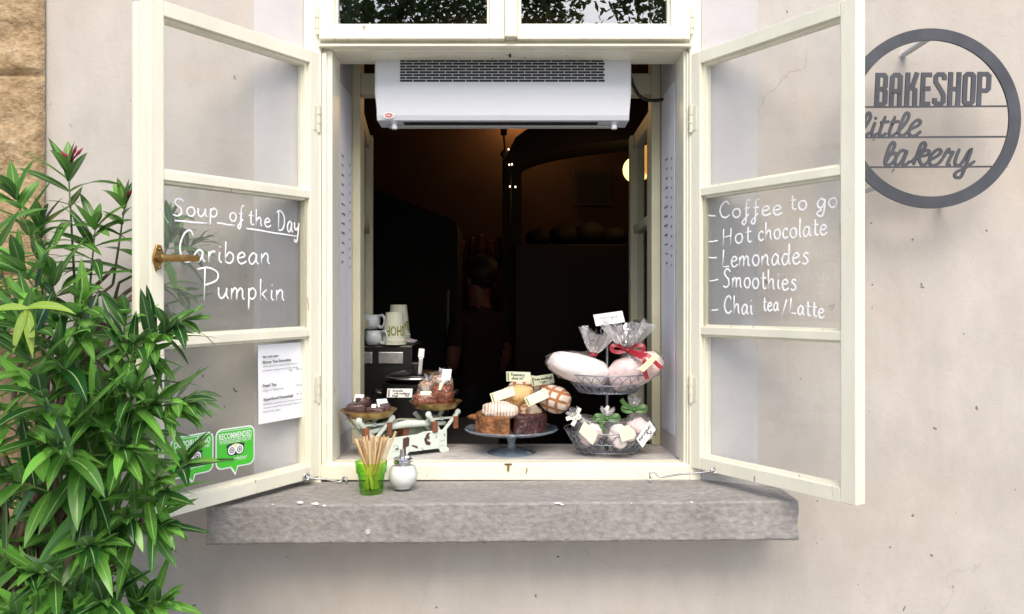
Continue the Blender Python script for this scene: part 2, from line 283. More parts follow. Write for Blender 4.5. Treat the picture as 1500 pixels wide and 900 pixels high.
# ------------------------------------------------------------------ mesh helpers
class MB:
    def __init__(s): s.v = []; s.f = []; s.a = {}
    def add(s, vs, fs):
        o = len(s.v); s.v += [tuple(p) for p in vs]; s.f += [tuple(i+o for i in f) for f in fs]; return s
    def box(s, x0, x1, y0, y1, z0, z1, mx=None):
        vs = [V((x,y,z)) for x in (x0,x1) for y in (y0,y1) for z in (z0,z1)]
        if mx: vs = [mx @ p for p in vs]
        return s.add(vs, [(0,1,3,2),(4,6,7,5),(0,4,5,1),(2,3,7,6),(0,2,6,4),(1,5,7,3)])
    def hexa(s, lo, hi):                     # two 4-point loops joined
        return s.add(list(lo)+list(hi), [(3,2,1,0),(4,5,6,7),(0,1,5,4),(1,2,6,5),(2,3,7,6),(3,0,4,7)])
    def tube(s, pts, r, n=8, caps=True, flat=None, nrm=None):
        pts = [V(p) for p in pts]; rs = r if isinstance(r, (list,tuple)) else [r]*len(pts)
        rings = []; up = V(nrm) if nrm else None; prev = None
        for i, p in enumerate(pts):
            t = (pts[min(i+1,len(pts)-1)] - pts[max(i-1,0)])
            t = t.normalized() if t.length > 1e-9 else V((0,0,1))
            if up is not None: a = up.cross(t); a = a.normalized() if a.length > 1e-6 else t.orthogonal().normalized(); b = up
            else:
                if prev is None: a = t.orthogonal().normalized()
                else:
                    a = prev - t*prev.dot(t); a = a.normalized() if a.length > 1e-6 else t.orthogonal().normalized()
                prev = a; b = t.cross(a)
            k = flat if flat else 1
            rings.append([p + a*(cos(2*pi*j/n)*rs[i]) + b*(sin(2*pi*j/n)*rs[i]*k) for j in range(n)])
        o = len(s.v); s.v += [tuple(q) for g in rings for q in g]
        for i in range(len(rings)-1):
            for j in range(n): s.f.append((o+i*n+j, o+i*n+(j+1)%n, o+(i+1)*n+(j+1)%n, o+(i+1)*n+j))
        if caps: s.f.append(tuple(o+j for j in range(n))[::-1]); s.f.append(tuple(o+(len(rings)-1)*n+j for j in range(n)))
        return s
    def ring(s, c, rad, r, n=48, m=6, ax=(0,0,1), sq=1.0):
        ax = V(ax).normalized(); a = ax.orthogonal().normalized(); b = ax.cross(a); o = len(s.v)
        for i in range(n):
            d = a*cos(2*pi*i/n)+b*sin(2*pi*i/n)
            for j in range(m): s.v.append(tuple(V(c)+d*(rad+r*cos(2*pi*j/m))+ax*(r*sq*sin(2*pi*j/m))))
        for i in range(n):
            for j in range(m): s.f.append((o+i*m+j, o+((i+1)%n)*m+j, o+((i+1)%n)*m+(j+1)%m, o+i*m+(j+1)%m))
        return s
    def lathe(s, prof, c=(0,0,0), n=40, rfun=None):
        o = len(s.v); c = V(c)
        for i, (r, z) in enumerate(prof):
            for j in range(n):
                k = rfun(i, 2*pi*j/n) if rfun else 1
                s.v.append(tuple(c+V((r*k*cos(2*pi*j/n), r*k*sin(2*pi*j/n), z))))
        for i in range(len(prof)-1):
            for j in range(n): s.f.append((o+i*n+j, o+i*n+(j+1)%n, o+(i+1)*n+(j+1)%n, o+(i+1)*n+j))
        if prof[0][0] > 1e-5: s.f.append(tuple(o+j for j in range(n))[::-1])
        if prof[-1][0] > 1e-5: s.f.append(tuple(o+(len(prof)-1)*n+j for j in range(n)))
        return s
    def prism(s, outline, p0, ex, ey, ez, depth):   # 2-D outline in (ex, ey), given depth along ez
        n = len(outline); a = [p0+ex*x+ey*y for x, y in outline]; b = [p+ez*depth for p in a]
        return s.add(a+b, [tuple(range(n))[::-1], tuple(range(n, 2*n))]+[(i,(i+1)%n,n+(i+1)%n,n+i) for i in range(n)])
    def lump(s, c, rad, rot=None, amp=.1, freq=3, seed=0, sub=3, shape=None, grain=0):
        bm = bmesh.new(); bmesh.ops.create_icosphere(bm, subdivisions=sub, radius=1)
        q = rot or Matrix.Identity(3)
        for v in bm.verts:
            k = 1+amp*noise.noise(v.co*freq+V((seed*3.1,seed*7.7,seed)))
            if grain: k += grain*noise.noise(v.co*9+V((seed,0,3)))+grain*.8*noise.noise(v.co*19)
            p = v.co*k
            if shape: p = shape(p)
            v.co = V(c)+q @ V((p.x*rad[0], p.y*rad[1], p.z*rad[2]))
        bm.verts.index_update()
        s.add([v.co for v in bm.verts], [[v.index for v in f.verts] for f in bm.faces]); bm.free(); return s
    def build(s, name, m, parent=None, smooth=False, bevel=0, mtx=None, loc=None):
        me = bpy.data.meshes.new(name); me.from_pydata(s.v, [], s.f)
        bm = bmesh.new(); bm.from_mesh(me); bmesh.ops.recalc_face_normals(bm, faces=bm.faces)
        if loc is not None: bmesh.ops.translate(bm, verts=bm.verts, vec=-V(loc))
        bm.to_mesh(me); bm.free()
        if smooth:
            for p in me.polygons: p.use_smooth = True
        me.materials.append(m); o = bpy.data.objects.new(name, me); COL.objects.link(o)
        if parent: o.parent = parent
        if mtx: o.matrix_local = mtx
        if loc is not None: o.location = loc
        if bevel:
            b = o.modifiers.new('bevel','BEVEL'); b.width = bevel; b.segments = 2; b.limit_method = 'ANGLE'; b.angle_limit = R(40)
        if smooth == 'auto':
            me.set_sharp_from_angle(angle=R(38)) if hasattr(me, 'set_sharp_from_angle') else None
        return o

def tag(o, label, cat, group=None, kind=None):
    o['label'] = label; o['category'] = cat
    if group: o['group'] = group
    if kind: o['kind'] = kind
    return o
def empty(name, loc, label, cat, group=None, rz=0):
    o = bpy.data.objects.new(name, None); COL.objects.link(o); o.location = loc; o.rotation_euler = (0,0,rz); o.empty_display_size = .05
    return tag(o, label, cat, group)

def smooth_pts(pts, k=5):
    if len(pts) < 3: return [V(p) for p in pts]
    P = [V(p) for p in pts]; P = [P[0]*2-P[1]]+P+[P[-1]*2-P[-2]]; out = []
    for i in range(1, len(P)-2):
        for j in range(k):
            t = j/k; a,b,c,d = P[i-1],P[i],P[i+1],P[i+2]
            out.append(.5*((2*b)+(c-a)*t+(2*a-5*b+4*c-d)*t*t+(3*b-a-3*c+d)*t**3))
    out.append(P[-2]); return out

# a hand alphabet: x-height 1, ascender 1.9
G = {
'S':(1.1,[[(1.0,1.55),(.75,1.8),(.35,1.75),(.2,1.4),(.45,1.05),(.75,.75),(.8,.3),(.45,.0),(.0,.12)]]),
'o':(.95,[[(.5,.98),(.2,.85),(.08,.45),(.3,.05),(.65,.08),(.82,.5),(.7,.9),(.45,.98)]]),
'u':(1.0,[[(.08,.95),(.08,.4),(.25,.05),(.5,.15),(.75,.6),(.78,.95)],[(.78,.95),(.78,.3),(.95,.02)]]),
'p':(1.0,[[(.15,1.0),(.15,.2),(.12,-.85)],[(.15,.7),(.45,1.0),(.75,.8),(.75,.35),(.45,.05),(.17,.25)]]),
'f':(.75,[[(.75,1.75),(.55,1.9),(.38,1.5),(.35,.6),(.3,-.5),(.12,-.8),(-.05,-.55),(.25,-.1),(.6,.35)],[(.1,.95),(.65,1.0)]]),
't':(.7,[[(.35,1.6),(.32,.4),(.45,.05),(.7,.12)],[(.02,1.05),(.68,1.1)]]),
'h':(1.0,[[(.15,1.9),(.12,0)],[(.13,.5),(.45,.98),(.7,.85),(.72,.3),(.85,.02)]]),
'e':(.9,[[(.12,.5),(.6,.6),(.72,.8),(.5,1.0),(.2,.8),(.1,.4),(.3,.03),(.6,.05),(.88,.25)]]),
'D':(1.4,[[(.25,1.8),(.2,0)],[(-.1,1.6),(.4,1.85),(1.0,1.5),(1.15,.8),(.8,.15),(.2,.0)]]),
'a':(1.0,[[(.75,.85),(.45,1.0),(.12,.6),(.15,.15),(.4,.02),(.68,.4),(.78,.92)],[(.78,.92),(.75,.3),(.95,.02)]]),
'y':(.95,[[(.1,1.0),(.15,.45),(.4,.3),(.7,.6)],[(.82,1.0),(.72,.2),(.5,-.7),(.2,-.8),(.1,-.55)]]),
'C':(1.2,[[(1.05,1.45),(.8,1.8),(.4,1.6),(.12,.9),(.3,.2),(.7,.0),(1.1,.3)]]),
'r':(.7,[[(.12,.95),(.14,0)],[(.14,.5),(.35,.9),(.68,.95)]]),
'i':(.45,[[(.2,.95),(.18,.25),(.38,.02)],[(.22,1.35),(.25,1.45)]]),
'b':(.95,[[(.15,1.9),(.1,.1)],[(.12,.5),(.45,.95),(.78,.7),(.72,.2),(.4,.0),(.1,.15)]]),
'n':(1.0,[[(.12,.95),(.1,0)],[(.12,.5),(.45,.98),(.7,.8),(.7,.25),(.88,.02)]]),
'P':(1.2,[[(.3,1.8),(.25,0)],[(-.15,1.75),(.5,1.85),(1.05,1.6),(1.0,1.15),(.3,.85)]]),
'm':(1.4,[[(.1,.95),(.08,0)],[(.1,.55),(.35,.97),(.55,.8),(.55,.0)],[(.56,.55),(.85,.97),(1.08,.8),(1.08,.25),(1.25,.02)]]),
'k':(.9,[[(.15,1.9),(.1,0)],[(.7,.95),(.2,.5)],[(.3,.55),(.8,.0)]]),
'c':(.8,[[(.72,.8),(.45,1.0),(.15,.7),(.15,.25),(.45,.0),(.75,.2)]]),
'H':(1.2,[[(.15,1.75),(.1,0)],[(.95,1.75),(.9,0)],[(.12,.85),(.92,.95)]]),
'l':(.4,[[(.2,1.9),(.15,.2),(.35,.02)]]),
'L':(1.0,[[(.25,1.75),(.12,.08)],[(.12,.05),(.95,.1)]]),
'd':(1.0,[[(.7,.85),(.4,.98),(.1,.6),(.15,.12),(.45,.02),(.75,.45)],[(.85,1.9),(.78,.3),(.95,.02)]]),
's':(.75,[[(.68,.85),(.4,1.0),(.2,.75),(.5,.5),(.62,.2),(.35,.0),(.05,.12)]]),
'g':(.95,[[(.75,.85),(.4,1.0),(.1,.6),(.2,.15),(.5,.1),(.75,.6)],[(.8,.95),(.75,.1),(.55,-.75),(.2,-.75),(.05,-.45),(.5,-.1)]]),
'v':(.8,[[(.05,.95),(.35,.02),(.7,.98)]]), 'w':(1.2,[[(.05,.95),(.3,.02),(.55,.8),(.8,.02),(1.1,.95)]]),
'R':(1.1,[[(.15,1.75),(.12,0)],[(.1,1.7),(.6,1.75),(.8,1.35),(.2,.9)],[(.35,.9),(.95,0)]]),
'T':(1.1,[[(.05,1.75),(1.0,1.75)],[(.52,1.75),(.5,0)]]), 'G':(1.2,[[(1.0,1.5),(.7,1.8),(.25,1.5),(.12,.8),(.4,.05),(.95,.15),(1.0,.75)],[(.6,.8),(1.0,.78)]]),
'5':(.9,[[(.75,1.7),(.2,1.7)],[(.2,1.7),(.18,1.0)],[(.18,1.0),(.6,1.1),(.75,.5),(.4,.0),(.1,.15)]]), '0':(.95,[[(.45,1.75),(.12,1.2),(.15,.4),(.45,.0),(.75,.5),(.75,1.3),(.45,1.75)]]),
'1':(.5,[[(.1,1.4),(.3,1.75)],[(.3,1.75),(.28,0)]]),
'/':(.7,[[(.65,1.9),(.0,-.3)]]), '-':(.8,[[(.05,.5),(.65,.58)]]), ',':(.35,[[(.15,.1),(.05,-.25)]]), ' ':(.6,[]), '\'':(.3,[[(.1,1.9),(.1,1.5)]]),
}
def hand(mb, text, A, e1, e2, nrm, r, off=0.0, jitter=.03):
    """strokes of handwriting starting at A; e1 is one unit along, e2 one x-height up"""
    x = 0
    for ch in text:
        w, strokes = G[ch]; dy = random.uniform(-jitter, jitter)
        for st in strokes:
            pts = smooth_pts([(a+x, b+dy, 0) for a, b in st], 5)
            q = [A+e1*p.x+e2*p.y+nrm*(off+random.uniform(0,.0001)) for p in pts]
            rr = [r*random.uniform(.88,1.12) for _ in q]; rr[0] *= .75; rr[-1] *= .7
            mb.tube(q, rr, 6, True, flat=.18, nrm=nrm)
        x += w+.12
    return x
def hand_width(text): return sum(G[c][0]+.12 for c in text)-.12

def font_mesh(body, size, width=None, align='LEFT', bold=0, shear=0):
    cu = bpy.data.curves.new('tmp','FONT'); cu.body = body; cu.size = size; cu.offset = bold; cu.shear = shear; cu.resolution_u = 2
    o = bpy.data.objects.new('tmp', cu); COL.objects.link(o); bpy.context.view_layer.update()
    me = bpy.data.meshes.new_from_object(o.evaluated_get(bpy.context.evaluated_depsgraph_get()))
    vs = [v.co.copy() for v in me.vertices]; fs = [tuple(p.vertices) for p in me.polygons]
    bpy.data.objects.remove(o); bpy.data.curves.remove(cu); bpy.data.meshes.remove(me)
    if not vs: return vs, fs
    x0 = min(v.x for v in vs); x1 = max(v.x for v in vs)
    k = width/(x1-x0) if width else 1
    sh = -(x1-x0)*k/2 if align == 'CENTER' else -(x1-x0)*k if align == 'RIGHT' else 0
    for v in vs: v.x = (v.x-x0)*k+sh
    return vs, fs
def font(mb, body, A, ex, ey, size, width=None, align='LEFT', bold=0, shear=0):
    vs, fs = font_mesh(body, size, width, align, bold, shear)
    mb.add([A+ex*v.x+ey*v.y for v in vs], fs)

def ribbon(mb, pts, w, th, nrm):             # flat bar along a polyline in a plane, mitred
    pts = [V(p) for p in pts]; n = len(pts); L = []; Rr = []; closed = (pts[0]-pts[-1]).length < 1e-6
    for i, p in enumerate(pts):
        if closed: a, b = (pts[i-1] if i else pts[-2]), (pts[i+1] if i < n-1 else pts[1])
        else: a, b = pts[max(i-1,0)], pts[min(i+1,n-1)]
        t1 = (p-a); t2 = (b-p); t1 = t1.normalized() if t1.length > 1e-9 else t2.normalized(); t2 = t2.normalized() if t2.length > 1e-9 else t1
        s1 = nrm.cross(t1); s2 = nrm.cross(t2); m = (s1+s2); m = m.normalized() if m.length > 1e-6 else s1
        k = min(1.6, 1/max(.3, m.dot(s1))); ww = w[i] if isinstance(w, list) else w
        L.append(p+m*ww/2*k); Rr.append(p-m*ww/2*k)
    o = len(mb.v); back = nrm*-th
    for i in range(n): mb.v += [tuple(L[i]), tuple(Rr[i]), tuple(Rr[i]+back), tuple(L[i]+back)]
    for i in range(n-1):
        a, b = o+4*i, o+4*i+4
        for j in range(4): mb.f.append((a+j, a+(j+1)%4, b+(j+1)%4, b+j))
    if not closed: mb.f.append((o,o+1,o+2,o+3)); e = o+4*(n-1); mb.f.append((e+3,e+2,e+1,e))

X3, Y3, Z3 = V((1,0,0)), V((0,1,0)), V((0,0,1))
FRONT = V((0,-1,0))

# ------------------------------------------------------------------ ground and house wall
g = MB(); g.add([(-60,-60,GROUND),(60,-60,GROUND),(60,20,GROUND),(-60,20,GROUND)], [(0,1,2,3)])
o = g.build('pavement', M['paving']); o['kind'] = 'structure'; o['label'] = 'grey paved ground in front of the house'

WY = -.08                                    # face of the plaster wall
HX0, HX1, HZ0, HZ1 = -.73, .695, -.56, 1.9   # hole in the plaster
FX0, FX1 = -.612, .556                       # outer edges of the window frame (at y = 0)
house = empty('house_wall', (0,WY,GROUND), 'pale rendered house wall with stains around the open bakery window', 'wall')
house_off = V((0,WY,GROUND))
def child_world(mb, name, m, parent, **k):    # parts given in world coordinates
    off = parent.location
    mb.v = [tuple(V(p)-off) for p in mb.v]; return mb.build(name, m, parent, **k)
w = MB()
xs = [-7, HX0, HX1, 7]; zs = [GROUND-.02, HZ0, HZ1, 6]
vs = [(x,WY,z) for x in xs for z in zs]; fs = []
for i in range(3):
    for j in range(3):
        if (i,j) != (1,1): fs.append((i*4+j, i*4+4+j, i*4+5+j, i*4+1+j))
w.add(vs, fs)
child_world(w, 'plaster_face', M['plaster'], house)
w = MB()                                      # splayed reveal round the window
for (a, b) in (((HX0,WY),(FX0,0)), ((HX1,WY),(FX1,0))):
    w.add([(a[0],a[1],HZ0),(b[0],b[1],HZ0),(b[0],b[1],HZ1),(a[0],a[1],HZ1)], [(0,1,2,3)])
w.add([(HX0,WY,HZ1),(HX1,WY,HZ1),(FX1,.0,HZ1-.05),(FX0,0,HZ1-.05)], [(0,1,2,3)])
w.add([(HX0,WY,HZ0),(HX1,WY,HZ0),(FX1,.05,HZ0),(FX0,.05,HZ0)], [(0,1,2,3)])
child_world(w, 'window_reveal', M['splay'], house)
w = MB()                                      # masonry behind, closing the wall round the box window
JX0, JX1 = -.537, .506
w.box(-3.2, -.64, .02, .42, GROUND, 2.3); w.box(.60, 3.2, .02, .42, GROUND, 2.3)
w.box(-.638, .598, .02, .42, GROUND, -.57); w.box(-.638, .598, .02, .42, 1.75, 2.3)
child_world(w, 'masonry', M['roomdark'], house)

# sandstone pilaster: rough ashlar, relief in the mesh
def relief_grid(x0, x1, z0, z1, y, step, f):
    mb = MB(); nx = int((x1-x0)/step); nz = int((z1-z0)/step)
    for i in range(nx+1):
        for k in range(nz+1):
            x = x0+(x1-x0)*i/nx; z = z0+(z1-z0)*k/nz
            mb.v.append((x, y-f(x,z), z))
    for i in range(nx):
        for k in range(nz): a = i*(nz+1)+k; mb.f.append((a, a+nz+1, a+nz+2, a+1))
    return mb
joints = [.651-.56*i for i in range(-2, 5)]
PX1 = -1.316
def prelief(x, z):
    d = min(abs(z-j) for j in joints); e = PX1-x
    h = .012*noise.noise(V((x*8,z*10,1)))+.006*noise.noise(V((x*30,z*34,4)))+.005*noise.noise(V((x*75,z*85,7)))
    edge = min(1, d/.012)*min(1, max(0,e)/.010)
    return (h+.034)*(.25+.75*edge)
pil = relief_grid(-2.4, PX1, GROUND, 1.6, WY, .008, prelief)
o = pil.build('stone_pilaster', M['sandstone'], None, True)
tag(o, 'rough brown sandstone pilaster at the left edge behind the oleander', 'pilaster')

# ------------------------------------------------------------------ outer stone sill
def loft_x(prof, x0, x1, n, disp, tilt=0):
    mb = MB(); m = len(prof)
    for i in range(n+1):
        x = x0+(x1-x0)*i/n; ends = min(1, min(i, n-i)/2)
        for (y, z) in prof:
            p = V((x,y,z+tilt*x)); d = disp(p)
            mb.v.append((x+(.006*noise.noise(p*25) if i in (0,n) else 0), y+d*.8, z+tilt*x+d*.6))
    for i in range(n):
        for j in range(m): mb.f.append((i*m+j, i*m+(j+1)%m, (i+1)*m+(j+1)%m, (i+1)*m+j))
    mb.f.append(tuple(range(m))); mb.f.append(tuple(n*m+j for j in range(m))[::-1])
    return mb
SILLZ = -.511
def edgepts(a, b, n): return [(a[0]+(b[0]-a[0])*i/n, a[1]+(b[1]-a[1])*i/n) for i in range(n)]
P = [(.05,SILLZ+.002), (-.244,SILLZ-.001), (-.250,SILLZ-.006), (-.252,SILLZ-.099), (-.247,SILLZ-.105), (.05,SILLZ-.105)]
prof = edgepts(P[0],P[1],24)+edgepts(P[1],P[2],2)+edgepts(P[2],P[3],14)+edgepts(P[3],P[4],2)+edgepts(P[4],P[5],10)
prof += [P[5]]
def sdisp(p): 
    b = .0022*noise.noise(p*9)+.0011*noise.noise(p*40)+.0012*noise.noise(p*95)
    return b if p.y < -.1 else b*.35
sill = loft_x(prof, -.798, .746, 240, sdisp, .0075)
sl = empty('stone_sill', (0,-.1,SILLZ), 'long weathered grey stone window sill projecting below the open window', 'window sill')
child_world(sill, 'slab', M['sill'], sl, smooth='auto')
fl = MB()
for (px, py, a, b) in ((440,736,.012,.006),(462,738,.016,.005),(475,741,.008,.004),(817,737,.014,.004),(823,739,.007,.003),(1013,736,.005,.003),(400,739,.004,.003),(925,737,.003,.002)):
    p = at(px, py, 2.05); fl.lump((p.x, -.2515, p.z), (a*.55,.002,b*.55), amp=.9, freq=3, seed=px, sub=3)
child_world(fl, 'paint_fleck', M['sugar'], sl)
hm = MB(); p = at(539,779,2.048); hm.lathe([(.0,0),(.0065,0),(.0065,.004),(0,.004)], (0,0,0), 16)
hm.v = [tuple(V((p.x, -.2525, p.z))+V((q[0],-q[2]+.002,q[1]))) for q in hm.v]
child_world(hm, 'plug', M['acgrey'], sl)

# ------------------------------------------------------------------ outer window frame with fixed upper lights
wf = empty('window_frame', (0,0,-.51), 'cream painted fixed window frame holding two glazed upper lights above the open hatch', 'window frame')
FT = 1.72
f = MB(); f.box(FX0,-.560,0,.09,-.56,FT); f.box(-.560,-.530,.016,.12,-.462,.756); f.box(-.5595,-.545,.006,.016,-.462,.748)
child_world(f, 'post', M['paint'], wf, bevel=.003)
f = MB(); f.box(.520,FX1,0,.09,-.56,FT); f.box(.506,.520,.016,.12,-.462,.756); f.box(.513,.5195,.006,.016,-.462,.748)
child_world(f, 'post', M['paint'], wf, bevel=.003)
f = MB(); f.box(-.560,.520,0,.012,-.508,-.462); f.box(-.560,.520,.012,.07,-.508,-.4595)
child_world(f, 'bottom_rail', M['paint'], wf, bevel=.003)
f = MB(); f.box(-.56,.52,.02,.15,.757,.80); f.box(-.56,.52,.005,.02,.762,.80); f.box(-.566,.526,-.012,.0045,.760,.768)
child_world(f, 'transom', M['paint'], wf, bevel=.0025)
f = MB(); f.box(-.018-.003,.012,-.001+.004,.01,.8,FT)
def upper_sash(x0, x1, gx0, gx1):
    z0, z1, gz0, gz1 = .778, 1.66, .826, 1.61
    f = MB()
    for (a,b,c,d) in ((x0,gx0-.008,z0,z1),(gx1+.008,x1,z0,z1),(gx0-.008,gx1+.008,z0,gz0-.008),(gx0-.008,gx1+.008,gz1+.008,z1)): f.box(a,b,-.022,.03,c,d)
    for (a,b,c,d) in ((gx0-.0079,gx0,gz0-.0079,gz1+.0079),(gx1,gx1+.0079,gz0-.0079,gz1+.0079),(gx0,gx1,gz0-.0079,gz0),(gx0,gx1,gz1,gz1+.0079)): f.box(a,b,-.012,.028,c,d)
    s = child_world(f, 'upper_sash', M['paint'], wf, bevel=.003)
    p = MB(); p.box(gx0+.0005,gx1-.0005,.002,.006,gz0+.0005,gz1-.0005)
    q = p; q.v = [tuple(V(a)-wf.location) for a in q.v]; q.build('pane', M['upperglass'], s)
    return s
sL = upper_sash(-.560,-.021,-.508,-.073); sR = upper_sash(.015,.517,.024+.003,.453)
f = MB(); f.box(-.0205,.0145,-.034,.012,.781,1.655); child_world(f, 'mullion', M['paint'], wf, bevel=.004)
for x in (-.566, .523):
    h = MB(); h.tube([(x,-.010,.795),(x,-.010,.87)], .0065, 10); h.tube([(x,-.010,.812),(x,-.010,.816)], .0085, 10); h.tube([(x,-.010,.843),(x,-.010,.847)], .0085, 10); h.box(x-.002,x+.002,-.008,.004,.80,.868)
    child_world(h, 'hinge', M['paintold'], wf, smooth='auto')
    for zz in (.55, -.24):
        h = MB(); h.tube([(x,-.004,zz-.04),(x,-.004,zz+.04)], .006, 10); h.tube([(x,-.004,zz-.013),(x,-.004,zz-.01)], .008, 10); h.tube([(x,-.004,zz+.012),(x,-.004,zz+.015)], .008, 10)
        child_world(h, 'hinge', M['paintold'], wf, smooth='auto')
k = MB(); k.box(-.022,.0,-.003,.012,-.4618,-.4605); k.box(-.014,-.008,-.004,-.001,-.480,-.4615)
child_world(k, 'bolt_keeper', M['brass'], wf)
k = MB(); k.tube([(-.006,.05,.7575),(-.006,.05,.748)], .004, 8); child_world(k, 'bolt_keeper', M['darkmetal'], wf)

# jambs, inner sill, inner frame of the box window
jb = empty('window_jamb', (0,.2,-.46), 'deep white boxed jamb lining between outer and inner window frames', 'jamb lining')
j = MB(); j.box(-.6379,-.537,.121,.40,-.5699,1.7499); child_world(j, 'side_panel', M['splay'], jb)
j = MB(); j.hexa([V((.506,.121,-.5699)),V((.5979,.121,-.5699)),V((.5979,.40,-.5699)),V((.499,.40,-.5699))], [V((.506,.121,1.7499)),V((.5979,.121,1.7499)),V((.5979,.40,1.7499)),V((.499,.40,1.7499))]); child_world(j, 'side_panel', M['splay'], jb)
isl = loft_x([(.0705,-.4625),(.2,-.463),(.36,-.464),(.37,-.467),(.37,-.50),(.0705,-.50)], -.536, .505, 60, lambda p: .0008*noise.noise(p*20), 0)
o = isl.build('inner_sill', M['innersill']); tag(o, 'pale worn inner sill board carrying the scale, cakes and wire baskets', 'window sill')
inf = empty('inner_window_frame', (0,.36,-.47), 'yellowed inner window frame deep behind the hatch', 'window frame')
f = MB(); f.box(-.5365,-.508,.33,.40,-.463,1.7); child_world(f, 'post', M['innerpaint'], inf, bevel=.003)
f = MB(); f.box(.468,.4985,.33,.40,-.463,1.7); child_world(f, 'post', M['innerpaint'], inf, bevel=.003)
f = MB(); f.box(-.508,.468,.335,.395,.715,.785); child_world(f, 'head_rail', M['innerpaint'], inf, bevel=.003)
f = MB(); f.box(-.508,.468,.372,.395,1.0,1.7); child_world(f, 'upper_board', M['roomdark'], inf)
def inner_sash(hx, hy, ang, sgn, label):
    e = empty('inner_casement', (hx,hy,-.44), label, 'window sash', 'inner casements swung into the shop', ang)
    Wd, H, T = .46, 1.12, .035; y0, y1 = (0,T) if sgn > 0 else (-T,0)
    f = MB()
    f.box(0,.05,y0,y1,0,H); f.box(Wd-.06,Wd,y0-.01,y1+.01,0,H); f.box(.05,Wd-.06,y0,y1,0,.06); f.box(.05,Wd-.06,y0,y1,H-.055,H); f.box(.05,Wd-.06,y0,y1,.73,.762); f.box(.05,Wd-.06,y0,y1,.36,.392)
    f.build('sash_frame', M['innerpaint'], e, bevel=.003)
    ym = (y0+y1)/2
    for a, b in ((.06,.36),(.392,.73),(.762,H-.055)):
        p = MB(); p.box(.0505,Wd-.0605,ym-.002,ym+.002,a+.0005,b-.0005); p.build('pane', M['glass'], e)
inner_sash(-.512,.405,R(97),1,'yellowed inner casement swung into the shop beside the paper cups')
inner_sash(.4725,.405,R(89),-1,'yellowed inner casement swung into the shop in front of the glowing lamp')

# ------------------------------------------------------------------ the two opened outer casements
class Side: pass
def make_side(hx, tip, zt0, zt1, zb0, zb1, sgn):
    s = Side(); s.P = V((hx,0,0)); d = V((tip[0]-hx, tip[1], 0)); s.W = d.length; s.u = d.normalized(); s.sgn = sgn
    s.n = V((-s.u.y, s.u.x, 0))*(-sgn)        # towards the viewer: the room face
    s.shear = (zt1-zt0+zb1-zb0)/2/s.W; s.zt = zt0; s.zb = zb0; s.ang = math.atan2(s.u.y, s.u.x)
    return s
LS = make_side(-.564, (-.851,-.453), .744,.733,-.496,-.509, -1)
RS = make_side(.524, (.815,-.440), .741,.739,-.470,-.473, 1)
def proj(s, px, py, v=None):
    if v is None: v = .0295 if s.sgn < 0 else .0225                 # photograph pixel -> point on the sash plane
    o = V((0,CY,0)); dr = V(((px-750)/F, 1, (450-py)/F)); p0 = s.P - s.n*v
    t = (p0-o).dot(s.n)/dr.dot(s.n); return o+dr*t
def to_local(s, p): q = p-s.P; return (q.dot(s.u), q.z)
def casement(s, label, munt, name='window_casement'):
    e = empty(name, s.P, label, 'window sash', 'outer casements swung open', s.ang)
    T = .045 if s.sgn < 0 else .038; Wd = s.W; sh = s.shear
    def L(u, v, z): return V((u, s.sgn*v, z+sh*u))
    def bar(mb, u0,u1,v0,v1,z0,z1):
        lo = [L(u0,v0,z0),L(u1,v0,z0),L(u1,v1,z0),L(u0,v1,z0)]; hi = [L(u0,v0,z1),L(u1,v0,z1),L(u1,v1,z1),L(u0,v1,z1)]; mb.hexa(lo, hi)
    st = .036; so = .036 if s.sgn < 0 else .042; bd = .009
    f = MB(); bar(f,0,st,0,T,s.zb,s.zt); f.build('stile', M['paint'], e, bevel=.0025)
    f = MB(); bar(f,Wd-so,Wd,0,T,s.zb,s.zt); f.build('stile', M['paint'], e, bevel=.0025)
    if s.sgn < 0:
        f = MB(); bar(f,Wd-.016,Wd+.007,T+.0003,T+.022,s.zb+.002,s.zt-.002); f.build('meeting_bead', M['paint'], e, bevel=.006)
    f = MB(); bar(f,st+.0002,Wd-so-.0002,.0004,T,s.zt-st,s.zt); f.build('rail', M['paint'], e, bevel=.0015)
    f = MB(); bar(f,st+.0002,Wd-so-.0002,.0004,T,s.zb,s.zb+st); f.build('rail', M['paint'], e, bevel=.0015)
    zz = [s.zb+st]+[z for m in munt for z in (m-.0115, m+.0115)]+[s.zt-st]
    for m in munt:
        f = MB(); bar(f,st+.0002,Wd-so-.0002,.002,T-.003,m-.0115,m+.0115); f.build('glazing_bar', M['paint'], e, bevel=.002)
    gv = T-.014
    for i in range(0, len(zz), 2):
        a, b = zz[i]+.0002, zz[i+1]-.0002; f = MB()
        bar(f,st+.0002,st+bd,.013,T-.003,a,b); bar(f,Wd-so-bd,Wd-so-.0002,.013,T-.003,a,b); bar(f,st+bd+.0002,Wd-so-bd-.0002,.013,T-.003,a,a+.006); bar(f,st+bd+.0002,Wd-so-bd-.0002,.013,T-.003,b-.006,b)
        f.build('glazing_bead', M['paint'], e)
        p = MB(); bar(p,st+bd+.0005,Wd-so-bd-.0005,gv,gv+.004,a+.0065,b-.0065); p.build('pane', M['glass'], e)
    for zh in (.55, -.24):
        h = MB(); h.box(-.004,.022,s.sgn*-.0025,s.sgn*-.0003,zh-.035,zh+.035); h.build('hinge_leaf', M['paintold'], e)
    return e
cl = casement(LS, 'opened left casement with the soup of the day written on its middle pane', (.327,-.073))
cr = casement(RS, 'opened right casement with the list of drinks written on its middle pane', (.333,-.068))
def sash_part(mb, name, m, s, e, **k):        # world-coordinate mesh hung under a casement
    inv = (Matrix.Translation(s.P) @ Matrix.Rotation(s.ang, 4, 'Z')).inverted()
    mb.v = [tuple(inv @ V(p)) for p in mb.v]; return mb.build(name, m, e, **k)
